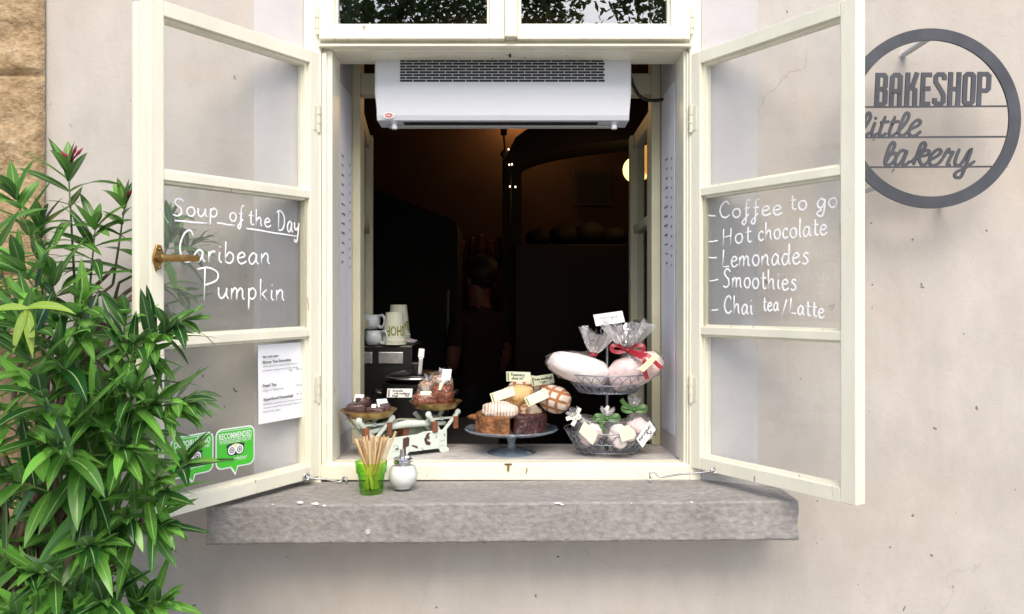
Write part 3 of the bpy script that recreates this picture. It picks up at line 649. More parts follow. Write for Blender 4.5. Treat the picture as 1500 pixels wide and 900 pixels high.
def write(mb, s, text, a, b, xh, r=.0026):
    A = proj(s,*a); B = proj(s,*b); U = proj(s,a[0],a[1]-xh)
    hand(mb, text, A, (B-A)/hand_width(text), U-A, s.n, r)
def line(mb, s, a, b, r=.0023):
    A, B = proj(s,*a), proj(s,*b); mb.tube([A+(B-A)*t+V((0,0,.0006*sin(9*t))) for t in (0,.25,.5,.75,1)], r, 6, True, .18, s.n)
h = MB()
for t, a, b, x in (('Soup',(253,316),(321,320),14),('of',(336,324),(358,326),13),('the',(364,329),(397,334),13),('Day',(406,337.5),(439,342.5),16),
                   ('C',(261,386),(287,384),26),('aribean',(283,384),(397,388),17.5),('P',(293,440),(322,440),26),('umpkin',(319,438),(418,441),17.5)): write(h, LS, t, a, b, x)
for a, b in (((256,323.5),(305,328)),((318,327),(345,331)),((361,335),(437,347))): line(h, LS, a, b)
sash_part(h, 'handwriting', M['marker'], LS, cl, smooth=True)
h = MB()
for t, a, b, x in (('Coffee',(1053,320),(1146,315.5),13),('to',(1156,309),(1183,307),13.5),('go',(1196,306),(1228,304),14),('Hot',(1058,360),(1101,355),14),('chocolate',(1110,353.5),(1212,344.5),14),
                   ('Lemonades',(1057,392),(1185,387),15),('Smoothies',(1059,421),(1167,426),14.5),('Chai',(1060,459),(1103,461),14),('tea',(1117,455.5),(1141,456),12),('/',(1144,464),(1153,464),13),('Latte',(1156,459),(1208,467),13)): write(h, RS, t, a, b, x)
for a, b in (((1036,316),(1048,316.7)),((1037,355),(1051,353)),((1037.5,378),(1050,378)),((1039,412.5),(1052,410)),((1042,455),(1052,454))): line(h, RS, a, b, .002)
sash_part(h, 'handwriting', M['marker'], RS, cr, smooth=True)
h = MB(); hp = [(1218,455),(1214,449),(1216,447),(1218,450),(1221,446),(1222,449),(1218,455)]
h.tube(smooth_pts([proj(RS,*q) for q in hp],4), .0007, 5, True, .3, RS.n); sash_part(h, 'heart_doodle', M['greyink'], RS, cr)
# brass handle on the outer stile
A = proj(LS, 231, 379, 0); U = -LS.u; N = LS.n
hb = bpy.data.objects.new('handle', None); COL.objects.link(hb); hb.parent = cl
def handle_part(mb, name): return sash_part(mb, name, M['brass'], LS, cl, smooth='auto', bevel=.001)
m = MB(); out = []
for i in range(17):
    t = 2*pi*i/24; rx = .0135*(1+.10*cos(4*t)); out.append((rx*cos(t), .034*sin(t)*(1+.05*cos(6*t))))
m.prism(out, A, U, Z3, N, .006); m.lump(A+N*.008+Z3*.022, (.004,.004,.004), amp=0, sub=2); m.lump(A+N*.008-Z3*.022, (.004,.004,.004), amp=0, sub=2)
b1 = handle_part(m, 'rosette'); b1.parent = hb
m = MB(); m.tube([A+N*.005, A+N*.034], [.010,.009], 14)
m.tube(smooth_pts([A-U*.016+N*.034, A+N*.037, A+U*.03+N*.036+Z3*.001, A+U*.062+N*.034+Z3*.003, A+U*.088+N*.032+Z3*.003],4), [.008]*6+[.0085]*6+[.008]*5, 12, True, .8, N)
b2 = handle_part(m, 'lever'); b2.parent = hb

# stay hooks that hold the casements
def stay(pa, pb, label):
    e = empty('stay_hook', pb, label, 'window stay', 'steel stays holding the casements')
    m = MB(); m.tube(smooth_pts([pa, pa*.75+pb*.25+V((0,0,-.003)), (pa+pb)/2+V((0,0,-.002)), pb+(pa-pb)*.18-V((0,0,.006)), pb+(pa-pb)*.08+V((0,0,.008)), pb+V((0,-.004,.009)), pb+V((0,-.006,-.004))],5), .0028, 8)
    child_world(m, 'rod', M['steel'], e, smooth=True)
    m = MB(); m.ring(pa, .0085, .003, 24, 8, (.5,-.8,.1)); m.lump(pa+V((0,.004,0)), (.006,.006,.006), amp=.1); child_world(m, 'eye', M['steel'], e, smooth=True)
    m = MB(); m.ring(pb+V((0,-.004,0)), .006, .0022, 20, 8, (1,0,0)); m.tube([pb+V((0,-.004,-.006)), (pb.x,pb.y-.004,SILLZ)], .0028, 8); child_world(m, 'eye', M['steel'], e, smooth=True)
stay(proj(LS,449,699,-.006), at(508,704,2.285), 'thin steel stay hook between left casement and frame behind the green glass')
stay(proj(RS,1045,690,-.006), at(952,697,2.265), 'thin steel stay hook between right casement and stone sill')

# menu sheet and two green stickers on the left casement
def frame_on(s, a, b, c, off):                # top-left, top-right, bottom-left pixels -> local frame on the glass
    A, B, C = (proj(s,*q) for q in (a,b,c)); A, B, C = A+s.n*off, B+s.n*off, C+s.n*off
    return A, (B-A), (C-A)
A, ex, ey = frame_on(LS, (377,506), (446,501), (378,622), .002)
Wm, Hm = ex.length, ey.length; ux, uy = ex/Wm, ey/Hm
ms = empty('menu_sheet', A+ey, 'white printed menu sheet taped inside the lowest left pane', 'menu')
m = MB(); nx, nz = 6, 10
for k in (0, 1):
    for i in range(nx+1):
        for q in range(nz+1): m.v.append(tuple(A+ex*(i/nx)+ey*(q/nz)+LS.n*(.0005*k+.003*(i/nx)**2*(q/nz))))
n1 = (nx+1)*(nz+1)
for k in (0,1):
    for i in range(nx):
        for q in range(nz): a = k*n1+i*(nz+1)+q; m.f.append((a,a+nz+1,a+nz+2,a+1))
child_world(m, 'paper', M['paper'], ms, smooth=True)
m = MB()
def mline(t, x, y, size, width, bold=0): font(m, t, A+ex*x+ey*y+LS.n*.0046, ux, -uy, size*Hm, width*Wm, 'LEFT', bold)
mline('TRY OUR NEW', .07,.165,.030,.33, .0003); mline('Skinny Tea Smoothie', .07,.235,.048,.60, .0003)
mline('With grapefruit, fennel, lime, lemon,', .07,.285,.03,.74); mline('pineapple, peppermint & chia seeds', .07,.335,.03,.74); mline('Reg.     100 czk', .62,.365,.034,.30)
mline('Fresh Tea', .07,.535,.05,.28,.0003); mline('Ginger or Peppermint', .07,.59,.03,.43); mline('60 czk', .78,.575,.034,.13)
mline('Superfood Powerball', .08,.71,.048,.62,.0003); mline('49 czk', .78,.695,.034,.13)
mline('Naturally sweet ball with almonds, chocolate,', .08,.765,.03,.86); mline('coconut, dried fruit and seeds. Gluten and', .08,.81,.03,.84); mline('Dairy Free. Vegan', .08,.86,.03,.35)
child_world(m, 'lettering', M['ink'], ms)

def rrect_tail(w, h, r, tail, inset=0):
    w2 = w/2-inset; h2 = h/2-inset; r = max(.001, r-inset*.5); pts = []
    for cx, cy, a0 in ((w2-r,h2-r,0),(-w2+r,h2-r,90),(-w2+r,-h2+r,180)):
        pts += [(cx+r*cos(R(a0+15*k)), cy+r*sin(R(a0+15*k))) for k in range(7)]
    tw = tail[1]-inset*.8
    pts += [(tail[0]-tw,-h2), (tail[0]+.004,-h2-tail[2]+inset*1.2), (tail[0]+tw,-h2)]
    pts += [(w2-r+r*cos(R(-90+15*k)), -h2+r+r*sin(R(-90+15*k))) for k in range(7)]
    return pts
def sticker(corners, title, sub, label):
    A, ex, ey = frame_on(LS, *corners, .0016)
    w, h = ex.length, ey.length; ux, uy = ex/w, -ey/h; C = A+(ex+ey)/2; N = LS.n
    e = empty('round_cornered_sticker', C-uy*h*.5, label, 'sticker', 'green recommendation stickers')
    m = MB(); m.prism(rrect_tail(w,h,.018,(-.004,.012,.022)), C, ux, uy, N, .0003); child_world(m, 'border', M['white'], e)
    m = MB(); m.prism(rrect_tail(w,h,.018,(-.004,.012,.022),.0035), C+N*.0006, ux, uy, N, .0003); child_world(m, 'face', M['green'], e)
    N2 = N*.0013; m = MB()
    font(m, title, C+uy*h*.235+N2, ux, uy, h*.21, w*.84, 'CENTER', .0004); font(m, sub, C+uy*h*.125+N2, ux, uy, h*.085, w*.80, 'CENTER', .0001)
    for yy in (.43, .20): m.prism([(-.42*w,0),(.42*w,0),(.42*w,.0012),(-.42*w,.0012)], C+uy*h*yy+N2, ux, uy, N, .0002)
    vs, fs = font_mesh('advisor', h*.17, w*.34); m.add([C+uy*(-h*.33)+ux*(-.04*w+v.x)+uy*v.y+N2 for v in vs], fs)
    child_world(m, 'lettering', M['white'], e)
    m = MB(); vs, fs = font_mesh('trip', h*.17, w*.15); m.add([C+uy*(-h*.33)+ux*(-.21*w+v.x)+uy*v.y+N2 for v in vs], fs); child_world(m, 'lettering', M['ink'], e)
    def disc(mb, cx, cy, rx, ry, lift): mb.prism([(rx*cos(2*pi*i/24), ry*sin(2*pi*i/24)) for i in range(24)], C+ux*(cx*w)+uy*(cy*h)+N*lift, ux, uy, N, .0001)
    em = MB(); 
    for sx in (-.1,.1): disc(em, sx*1.0, -.06, w*.125, w*.125, .0011)
    em.prism([(-.245*w,.10*w),(-.12*w,.135*w),(.12*w,.135*w),(.245*w,.10*w),(.2*w,0),(0,-.14*w),(-.2*w,0)], C+uy*(-.05*h)+N*.0009, ux, uy, N, .0001)
    child_world(em, 'emblem', M['ink'], e)
    em = MB(); em.prism([(-.10*w,.105*w),(0,.125*w),(.10*w,.105*w),(.06*w,.04*w),(0,-.01*w),(-.06*w,.04*w)], C+uy*(-.05*h)+N*.00125, ux, uy, N, .0001); child_world(em, 'emblem', M['cream'], e)
    a = MB(); b = MB()
    for sx in (-.1,.1):
        disc(a, sx, -.06, w*.10, w*.10, .0015); disc(b, sx, -.06, w*.062, w*.062, .0018); disc(a, sx, -.06, w*.044, w*.044, .0021); disc(b, sx, -.06, w*.022, w*.022, .0024)
    child_world(a, 'emblem', M['white'], e); child_world(b, 'emblem', M['ink'], e)
sticker(((249,642),(312,631),(249,704)), 'DOPORUČENO', 'NA NEJVĚTŠÍM CESTOVATELSKÉM WEBU', 'green speech bubble sticker half hidden behind oleander leaves reading DOPORUČENO')
sticker(((315,630),(372,622),(315,690)), 'RECOMMENDED', "ON THE WORLD'S LARGEST TRAVEL SITE", 'green speech bubble sticker beside the menu sheet reading RECOMMENDED')

# poster sheets on the jambs: blurred price lines
def jamb_sheet(xf, xb, inward, label):
    e = empty('price_sheet', V(((xf+xb)/2,.23,-.2)), label, 'menu', 'price sheets on the jambs')
    y0, y1, z0, z1 = .135,.322,-.40,.70
    m = MB(); m.hexa([V((xf,y0,z0)),V((xf+inward*.001,y0,z0)),V((xb+inward*.001,y1,z0)),V((xb,y1,z0))], [V((xf,y0,z1)),V((xf+inward*.001,y0,z1)),V((xb+inward*.001,y1,z1)),V((xb,y1,z1))])
    child_world(m, 'paper', M['jam'], e)
    m = MB(); rnd = random.Random(3)
    for i in range(12):
        z = .475-.0305*i*1.0; n = rnd.randint(5,12)
        def pt(t, zz): x = xf+(xb-xf)*t+inward*.0018; return V((x, y0+(y1-y0)*t, zz))
        t = .16 if inward > 0 else .50
        for q in range(n):
            t2 = t+.024; hgt = rnd.choice((.004,.0045,.007))
            m.add([pt(t,z),pt(t2-.008,z),pt(t2-.008,z+hgt),pt(t,z+hgt)], [(0,1,2,3)]); t = t2
        for q in range(2):
            tt = (.80 if inward > 0 else .18)+.03*q
            m.add([pt(tt,z-.012),pt(tt+.02,z-.012),pt(tt+.02,z-.004),pt(tt,z-.004)], [(0,1,2,3)])
    child_world(m, 'lettering', M['ink'], e)
jamb_sheet(-.5365,-.5365,1,'tall white price sheet on the left jamb beside the scale')
jamb_sheet(.5052,.5008,-1,'tall white price sheet on the right jamb beside the wire baskets')

# ------------------------------------------------------------------ round steel sign
SD = 2.08; k = SD/F
sc = at(1364, 173.5, SD)
sg = empty('hanging_sign', V((sc.x, SD+CY, sc.z-.245)), 'round grey steel sign cut with the words BAKESHOP little bakery', 'sign')
def sp(px, py, dy=0): return V(((px-750)*k, SD+CY+dy, (450-py)*k))
m = MB(); n = 96; ro, ri = 132*k, 114.5*k
for i in range(n):
    c, s_ = cos(2*pi*i/n), sin(2*pi*i/n)
    for (r_, y_) in ((ro,0),(ri,0),(ri,.006),(ro,.006)): m.v.append((sc.x+r_*c, sc.y+y_, sc.z+r_*s_))
for i in range(n):
    a, b = 4*i, 4*((i+1)%n)
    for q in range(4): m.f.append((a+q, a+(q+1)%4, b+(q+1)%4, b+q))
child_world(m, 'ring', M['signsteel'], sg, bevel=.0006)
m = MB()
for yl, yr in ((156.9,155.4),(201.4,200.2),(245,244)):
    yy = (yl+yr)/2; hx = math.sqrt(114.8**2-(yy-173.5)**2); ribbon(m, [sp(1364-hx,yl,.001), sp(1364+hx,yr,.001)], 2.4*k, .004, FRONT)
child_world(m, 'crossbar', M['signsteel'], sg)
LET = {'B':[[(16,0),(16,235)],[(16,219),(60,219),(72,205),(72,140),(58,122),(16,122)],[(50,122),(60,121),(74,104),(74,30),(60,16),(16,16)]],
 'A':[[(16,0),(16,205),(30,219),(58,219),(72,205),(72,0)],[(16,105),(72,105)]], 'K':[[(16,0),(16,235)],[(80,235),(48,130)],[(16,128),(52,128),(70,112),(72,0)]],
 'E':[[(70,16),(16,16),(16,219),(75,219)],[(16,122),(66,122)]], 'S':[[(76,180),(76,205),(64,219),(30,219),(16,205),(16,168),(64,95),(74,72),(74,30),(60,16),(30,16),(14,30),(14,55)]],
 'H':[[(16,0),(16,235)],[(74,0),(74,235)],[(16,118),(74,118)]], 'O':[[(16,118),(16,205),(30,219),(60,219),(74,205),(74,30),(60,16),(30,16),(16,30),(16,118)]],
 'P':[[(16,0),(16,235)],[(16,219),(66,219),(80,205),(80,118),(66,104),(16,104)]]}
q = 4.738
def cp(cx, cy, dy=0): return sp(1240+cx/q, 90+cy/q, dy)
m = MB(); ii = 0
for ch, x0, y0 in zip('BAKESHOP', (195,298,404,513,598,702,803,904), (314,313,312,311,310,309,308,307)):
    for st in LET[ch]:
        ii += 1; ribbon(m, [cp(x0+x+y*.045, y0-y, .0004*(ii%5)) for x, y in st], 32/q*k, .0045-.0005*(ii%3), FRONT)
child_world(m, 'lettering', M['signsteel'], sg)
SCR = [[(60,500),(110,480),(165,400),(166,365),(148,362),(128,420),(118,490),(135,515),(165,490)],[(202,420),(180,490),(188,517),(220,498)],[(200,396),(214,392)],[(276,378),(236,490),(248,518),(282,496)],[(240,424),(302,416)],[(345,378),(305,490),(316,518),(352,496)],[(310,424),(370,416)],
 [(352,496),(405,440),(436,385),(428,358),(408,372),(370,470),(376,512),(410,506),(440,475)],[(440,475),(500,445),(518,418),(496,406),(458,440),(437,490),(455,518),(490,510),(522,482)],
 [(268,715),(288,680),(332,605),(340,572),(324,562),(304,592),(280,660),(272,704),(290,719),(322,706),(348,672),(350,642),(334,634),(318,650)],[(424,628),(392,616),(356,655),(342,702),(360,720),(392,690),(424,622)],[(430,616),(398,700),(412,720),(450,690)],
 [(450,700),(510,640),(550,590),(542,564),(520,578),(492,650),(468,720)],[(494,665),(545,622),(576,622),(562,650),(510,664),(520,708),(545,718),(575,690)],[(575,690),(640,652),(662,625),(640,610),(600,642),(578,690),(598,722),(640,710),(672,675)],
 [(672,675),(712,610),(722,630),(752,626)],[(752,620),(716,690),(708,719),(730,716)],[(792,604),(762,690),(772,720),(805,708),(868,606)],[(874,602),(836,710),(800,796),(774,808),(754,795),(768,768),(830,738),(895,690)]]
m = MB()
for i, st in enumerate(SCR):
    pts = [p+V((0,.000012*j,0)) for j, p in enumerate(smooth_pts([cp(x,y,.0007*(i%6)) for x, y in st], 6))]
    wd = [21/q*k for j in range(len(pts))]
    if len(pts) > 6: wd[0] *= .6; wd[-1] *= .6
    ribbon(m, pts, wd, .004, FRONT)
child_world(m, 'lettering', M['signsteel'], sg)
for (ax, ay, bx, by) in ((1360,57,1325,75),(1291,272,1268,284),(1418,287,1408,296)):
    m = MB(); a = at(ax,ay,SD+.004); d = V((a.x, WY+.004, a.z)); m.tube([a, d], .008, 12); m.tube([d-V((0,.006,0)), d], .012, 12)
    child_world(m, 'standoff', M['acgrey'], sg, smooth='auto')

# ------------------------------------------------------------------ air curtain under the transom
ac = empty('air_curtain', (-.01,.2,.56), 'white wall mounted air curtain with slotted grille hanging under the transom', 'air curtain')
AX0, AX1 = -.421, .366
prof = [(.118,.83),(.108,.75),(.104,.66),(.107,.588),(.112,.573),(.200,.571),(.21,.60),(.21,.83)]
m = MB()
for sx, x in ((0,AX0),(1,AX0+.006),(2,AX1-.006),(3,AX1)):
    for (y,z) in prof: m.v.append((x+(.008 if sx == 0 and z < .6 else -.008 if sx == 3 and z < .6 else 0), y+(.004 if sx in (0,3) else 0), z))
np_ = len(prof)
for i in range(3):
    for j_ in range(np_): m.f.append((i*np_+j_, i*np_+(j_+1)%np_, (i+1)*np_+(j_+1)%np_, (i+1)*np_+j_))
m.f.append(tuple(range(np_))); m.f.append(tuple(3*np_+j_ for j_ in range(np_))[::-1])
child_world(m, 'housing', M['acwhite'], ac, bevel=.004)
m = MB()
GX0, GX1 = -.343, .284
def acy(z):
    P_ = [(.83,.118),(.75,.108),(.66,.104)]
    for (z1,y1),(z0,y0) in zip(P_,P_[1:]):
        if z0 <= z <= z1: return y0+(y1-y0)*(z-z0)/(z1-z0)
    return .104
for r_ in range(10):
    z = .690+.0088*r_; x = GX0-(.022 if r_%2 else 0)
    while x < GX1:
        a, b = max(x,GX0), min(x+.038,GX1)
        if b-a > .004: y = acy(z)-.0009; m.box(a,b,y,y+.003,z,z+.0062)
        x += .0405
child_world(m, 'grille', M['acdark'], ac)
m = MB(); m.box(AX0+.085,AX1-.10,.130,.155,.5690,.5735); child_world(m, 'outlet_slot', M['acdark'], ac)
m = MB(); m.box(AX0+.03,AX1-.03,.165,.195,.566,.5712); child_world(m, 'outlet_lip', M['acgrey'], ac, bevel=.003)
for x in (AX0+.057, AX1-.05):
    m = MB(); m.tube([(x,.132,.574),(x,.132,.551)], .009, 12); m.tube([(x,.132,.574),(x,.132,.567)], .013, 12); child_world(m, 'control_knob', M['acwhite'], ac, smooth='auto')
bx = at(569.5,169.5,2.404)
m = MB(); m.prism([(.0155*cos(2*pi*i/28), .0095*sin(2*pi*i/28)) for i in range(28)], V((bx.x,.1045,bx.z)), X3, Z3, FRONT, .0012)
b_ = child_world(m, 'badge', M['white'], ac)
m = MB(); m.prism([(.0125*cos(2*pi*i/28), .0072*sin(2*pi*i/28)) for i in range(28)], V((bx.x,.1032,bx.z)), X3, Z3, FRONT, .0004); 
m.v = [tuple(V(p)-ac.location) for p in m.v]; m.build('badge_field', M['red'], b_)
m = MB()
for xx, hh in ((-.008,.004),(-.005,.007),(-.001,.006),(.003,.007),(.007,.004)): m.box(bx.x+xx-.0006,bx.x+xx+.0006,.1022,.1030,bx.z-.003,bx.z-.003+hh)
m.v = [tuple(V(p)-ac.location) for p in m.v]; m.build('badge_mark', M['white'], b_)
m = MB(); m.tube(smooth_pts([(.37,.25,.86),(.375,.25,.80),(.395,.26,.725),(.425,.27,.685),(.47,.285,.68),(.51,.30,.69)],6), .0055, 8)
o = m.build('power_cable', M['black'], None, True); tag(o, 'black power cable running from the air curtain to the right jamb', 'cable')

# ------------------------------------------------------------------ the dim shop behind
RX0, RX1, RY0, RY1, RZ1 = -2.2, 2.3, .42, 3.3, 2.0
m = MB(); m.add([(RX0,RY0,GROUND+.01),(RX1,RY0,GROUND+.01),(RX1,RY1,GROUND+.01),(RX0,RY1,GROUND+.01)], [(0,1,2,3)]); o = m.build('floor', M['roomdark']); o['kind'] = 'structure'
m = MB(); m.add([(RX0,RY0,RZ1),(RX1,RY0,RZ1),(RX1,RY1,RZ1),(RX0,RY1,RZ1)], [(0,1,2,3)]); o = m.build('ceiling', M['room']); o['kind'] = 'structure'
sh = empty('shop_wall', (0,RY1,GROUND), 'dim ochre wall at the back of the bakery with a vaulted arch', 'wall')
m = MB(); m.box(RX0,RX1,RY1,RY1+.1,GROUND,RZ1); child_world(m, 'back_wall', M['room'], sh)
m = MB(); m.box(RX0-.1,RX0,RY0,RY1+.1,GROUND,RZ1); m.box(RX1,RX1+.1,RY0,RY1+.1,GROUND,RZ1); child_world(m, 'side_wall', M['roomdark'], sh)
m = MB(); pts_o = []; pts_i = []
for i in range(25):
    t = i/24; x = -.05+1.75*t; zo = 1.02+.34*sin(pi/2*min(1,t*1.5))-.02; zi = zo-.30 if t > .02 else .2
    pts_o.append((x, 0.92+.42*math.sqrt(max(0,1-(1-min(1,t*1.35))**2)))); 
for i in range(24):
    (x0,z0),(x1,z1) = pts_o[i], pts_o[i+1]
    th0 = .16+.10*sin(pi*i/24); th1 = .16+.10*sin(pi*(i+1)/24)
    m.hexa([V((x0,2.6,z0-th0)),V((x1,2.6,z1-th1)),V((x1,3.0,z1-th1)),V((x0,3.0,z0-th0))],[V((x0,2.6,z0)),V((x1,2.6,z1)),V((x1,3.0,z1)),V((x0,3.0,z0))])
m.box(-.06,.06,2.62,2.98,GROUND+.01,.93)
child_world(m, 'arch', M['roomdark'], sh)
def lamp_light(name, p, col, e, r):
    l = bpy.data.lights.new(name,'POINT'); l.energy = e; l.color = col; l.shadow_soft_size = r
    o = bpy.data.objects.new(name, l); COL.objects.link(o); o.location = p; return o
def pendant(name, p, r, mt, label, kind):
    e = empty(name, p, label, 'lamp'); m = MB()
    if kind == 'globe': m.lump((0,0,0), (r,r,r), amp=0, sub=4)
    else: m.lathe([(r,-r*1.3),(r,r*1.3),(r*.9,r*1.3),(r*.9,-r*1.3),(r,-r*1.3)], n=32)
    m.build('lamp_shade', mt, e, True)
    m = MB(); m.tube([(0,0,r*.9),(0,0,r*1.25)], r*.3, 12); m.build('lamp_cap', M['darkmetal'], e)
    m = MB(); m.tube([(0,0,r*1.25),(0,0,RZ1-p.z)], .004, 6); m.build('lamp_cord', M['darkmetal'], e)
    return e
gp = at(932,249,4.9); pendant('pendant_lamp', gp, .083, M['globe'], 'glowing yellow globe pendant lamp half hidden by the inner casement', 'globe')
sp2 = at(957,234,4.3); pendant('pendant_lamp', sp2, .056, M['shade'], 'glowing orange cylinder pendant lamp seen through the inner casement glass', 'cyl')
lamp_light('globe_light', gp+V((-.25,-.25,-.1)), (1,.5,.16), .7, .08)
lamp_light('vault_light', V((.06,3.16,1.40)), (1,.55,.2), 5.0, .03)
lamp_light('shelf_light', V((-.35,2.75,1.35)), (1,.66,.22), .2, .06)
# hanging bulb string on the post
st_ = empty('string_light', V((.02,2.55,1.0)), 'hanging string of tiny bulbs on the dark post in the shop', 'string lights')
m = MB(); m.tube([at(738,160,4.85),at(738,200,4.85),at(740,228,4.85),at(748,260,4.85),at(747,330,4.85)], .006, 6); m.tube([at(738,180,4.85),at(738,198,4.85)], .02, 8); m.lump(at(738,226,4.85),(.02,.02,.025)); child_world(m, 'cable', M['darkmetal'], st_)
for (px,py) in ((746,241.5),(750,241),(745,219),(747,273.5),(755,274)):
    m = MB(); m.lump(at(px,py,4.8), (.0045,.004,.006), amp=.2); child_world(m, 'bulb', M['spark'], st_)
pf = empty('picture_frame', at(866,275,5.55), 'dark square picture on the back wall of the shop', 'picture')
a, b = at(839,248,5.56), at(897,302,5.56)
m = MB(); m.box(a.x,b.x,a.y,a.y+.03,b.z,a.z); child_world(m, 'frame', M['roomwood'], pf, bevel=.004)
m = MB(); m.box(a.x+.03,b.x-.03,a.y-.004,a.y-.001,b.z+.03,a.z-.03); child_world(m, 'print', M['roomdark'], pf)
# shelf with packets, counter with loaves, dark machine
a, b = at(632,381,5.2), at(738,385,5.2)
m = MB(); m.box(a.x,b.x,a.y,a.y+.38,b.z-.012,a.z); o = m.build('wall_shelf', M['roomwood']); tag(o, 'dark wooden wall shelf with red packets on the back wall', 'shelf')
for i, px in enumerate((676,690,703,716,730)):
    p = at(px,380,5.2); m = MB(); hh = .135+.02*(i%3); m.lathe([(.024,0),(.026,.02),(.026,hh*.7),(.014,hh*.85),(.022,hh)], (p.x,p.y+.06,a.z+.001), 14, lambda i_,t: 1+.12*sin(3*t)); o = m.build('coffee_packet', M['packet'], None, True)
    tag(o, 'small dark red packet standing on the wall shelf', 'packet', 'red packets on the wall shelf')
mc = empty('tall_cabinet', at(600,600,4.6), 'tall black cabinet with rounded top corner at the back of the shop', 'cabinet')
a, b = at(520,290,4.6), at(670,900,4.6); m = MB()
out = [(a.x-.25,GROUND+.012),(b.x,GROUND+.012),(b.x,.45)]+[(b.x-.08+.08*cos(R(t)),.45+.08*sin(R(t))) for t in range(15,91,15)]+[(a.x+.15,.68),(a.x-.25,.70)]
m.prism(out, V((0,a.y,0)), X3, Z3, Y3, .5); child_world(m, 'body', M['roomdark'], mc)
m = MB(); m.box(b.x-.06,b.x-.045,a.y-.03,a.y-.0,-.3,.1); child_world(m, 'handle', M['darkmetal'], mc)
a, b = at(755,358,4.75), at(955,362,4.75)
m = MB(); m.box(a.x,1.5,a.y,a.y+.3,GROUND+.012,a.z); o = m.build('bread_counter', M['roomwood'], None, bevel=.005); tag(o, 'dark wooden counter carrying loaves below the picture', 'counter')
for px, rr in ((790,20),(828,24),(866,26),(903,20)):
    p = at(px,358,4.9); m = MB(); m.lump((p.x,p.y+.1,a.z+rr*.0042*.72), (rr*.0042,.12,rr*.0042*.75), amp=.12, seed=px); o = m.build('round_loaf', M['roomdark'], None, True); tag(o, 'round dark loaf sitting on the counter at the back', 'bread', 'loaves on the back counter')
# work top inside the window
m = MB(); m.box(-.9,-.05,.45,1.2,-.53,-.49); o = m.build('work_top', M['darkmetal'], None, bevel=.004); tag(o, 'black work top just inside the window carrying the pot', 'counter')
m = MB(); m.box(-.88,-.07,.5,1.15,GROUND+.012,-.5302); o = m.build('counter_cabinet', M['roomdark']); tag(o, 'dark cabinet under the work top inside the window', 'cabinet')

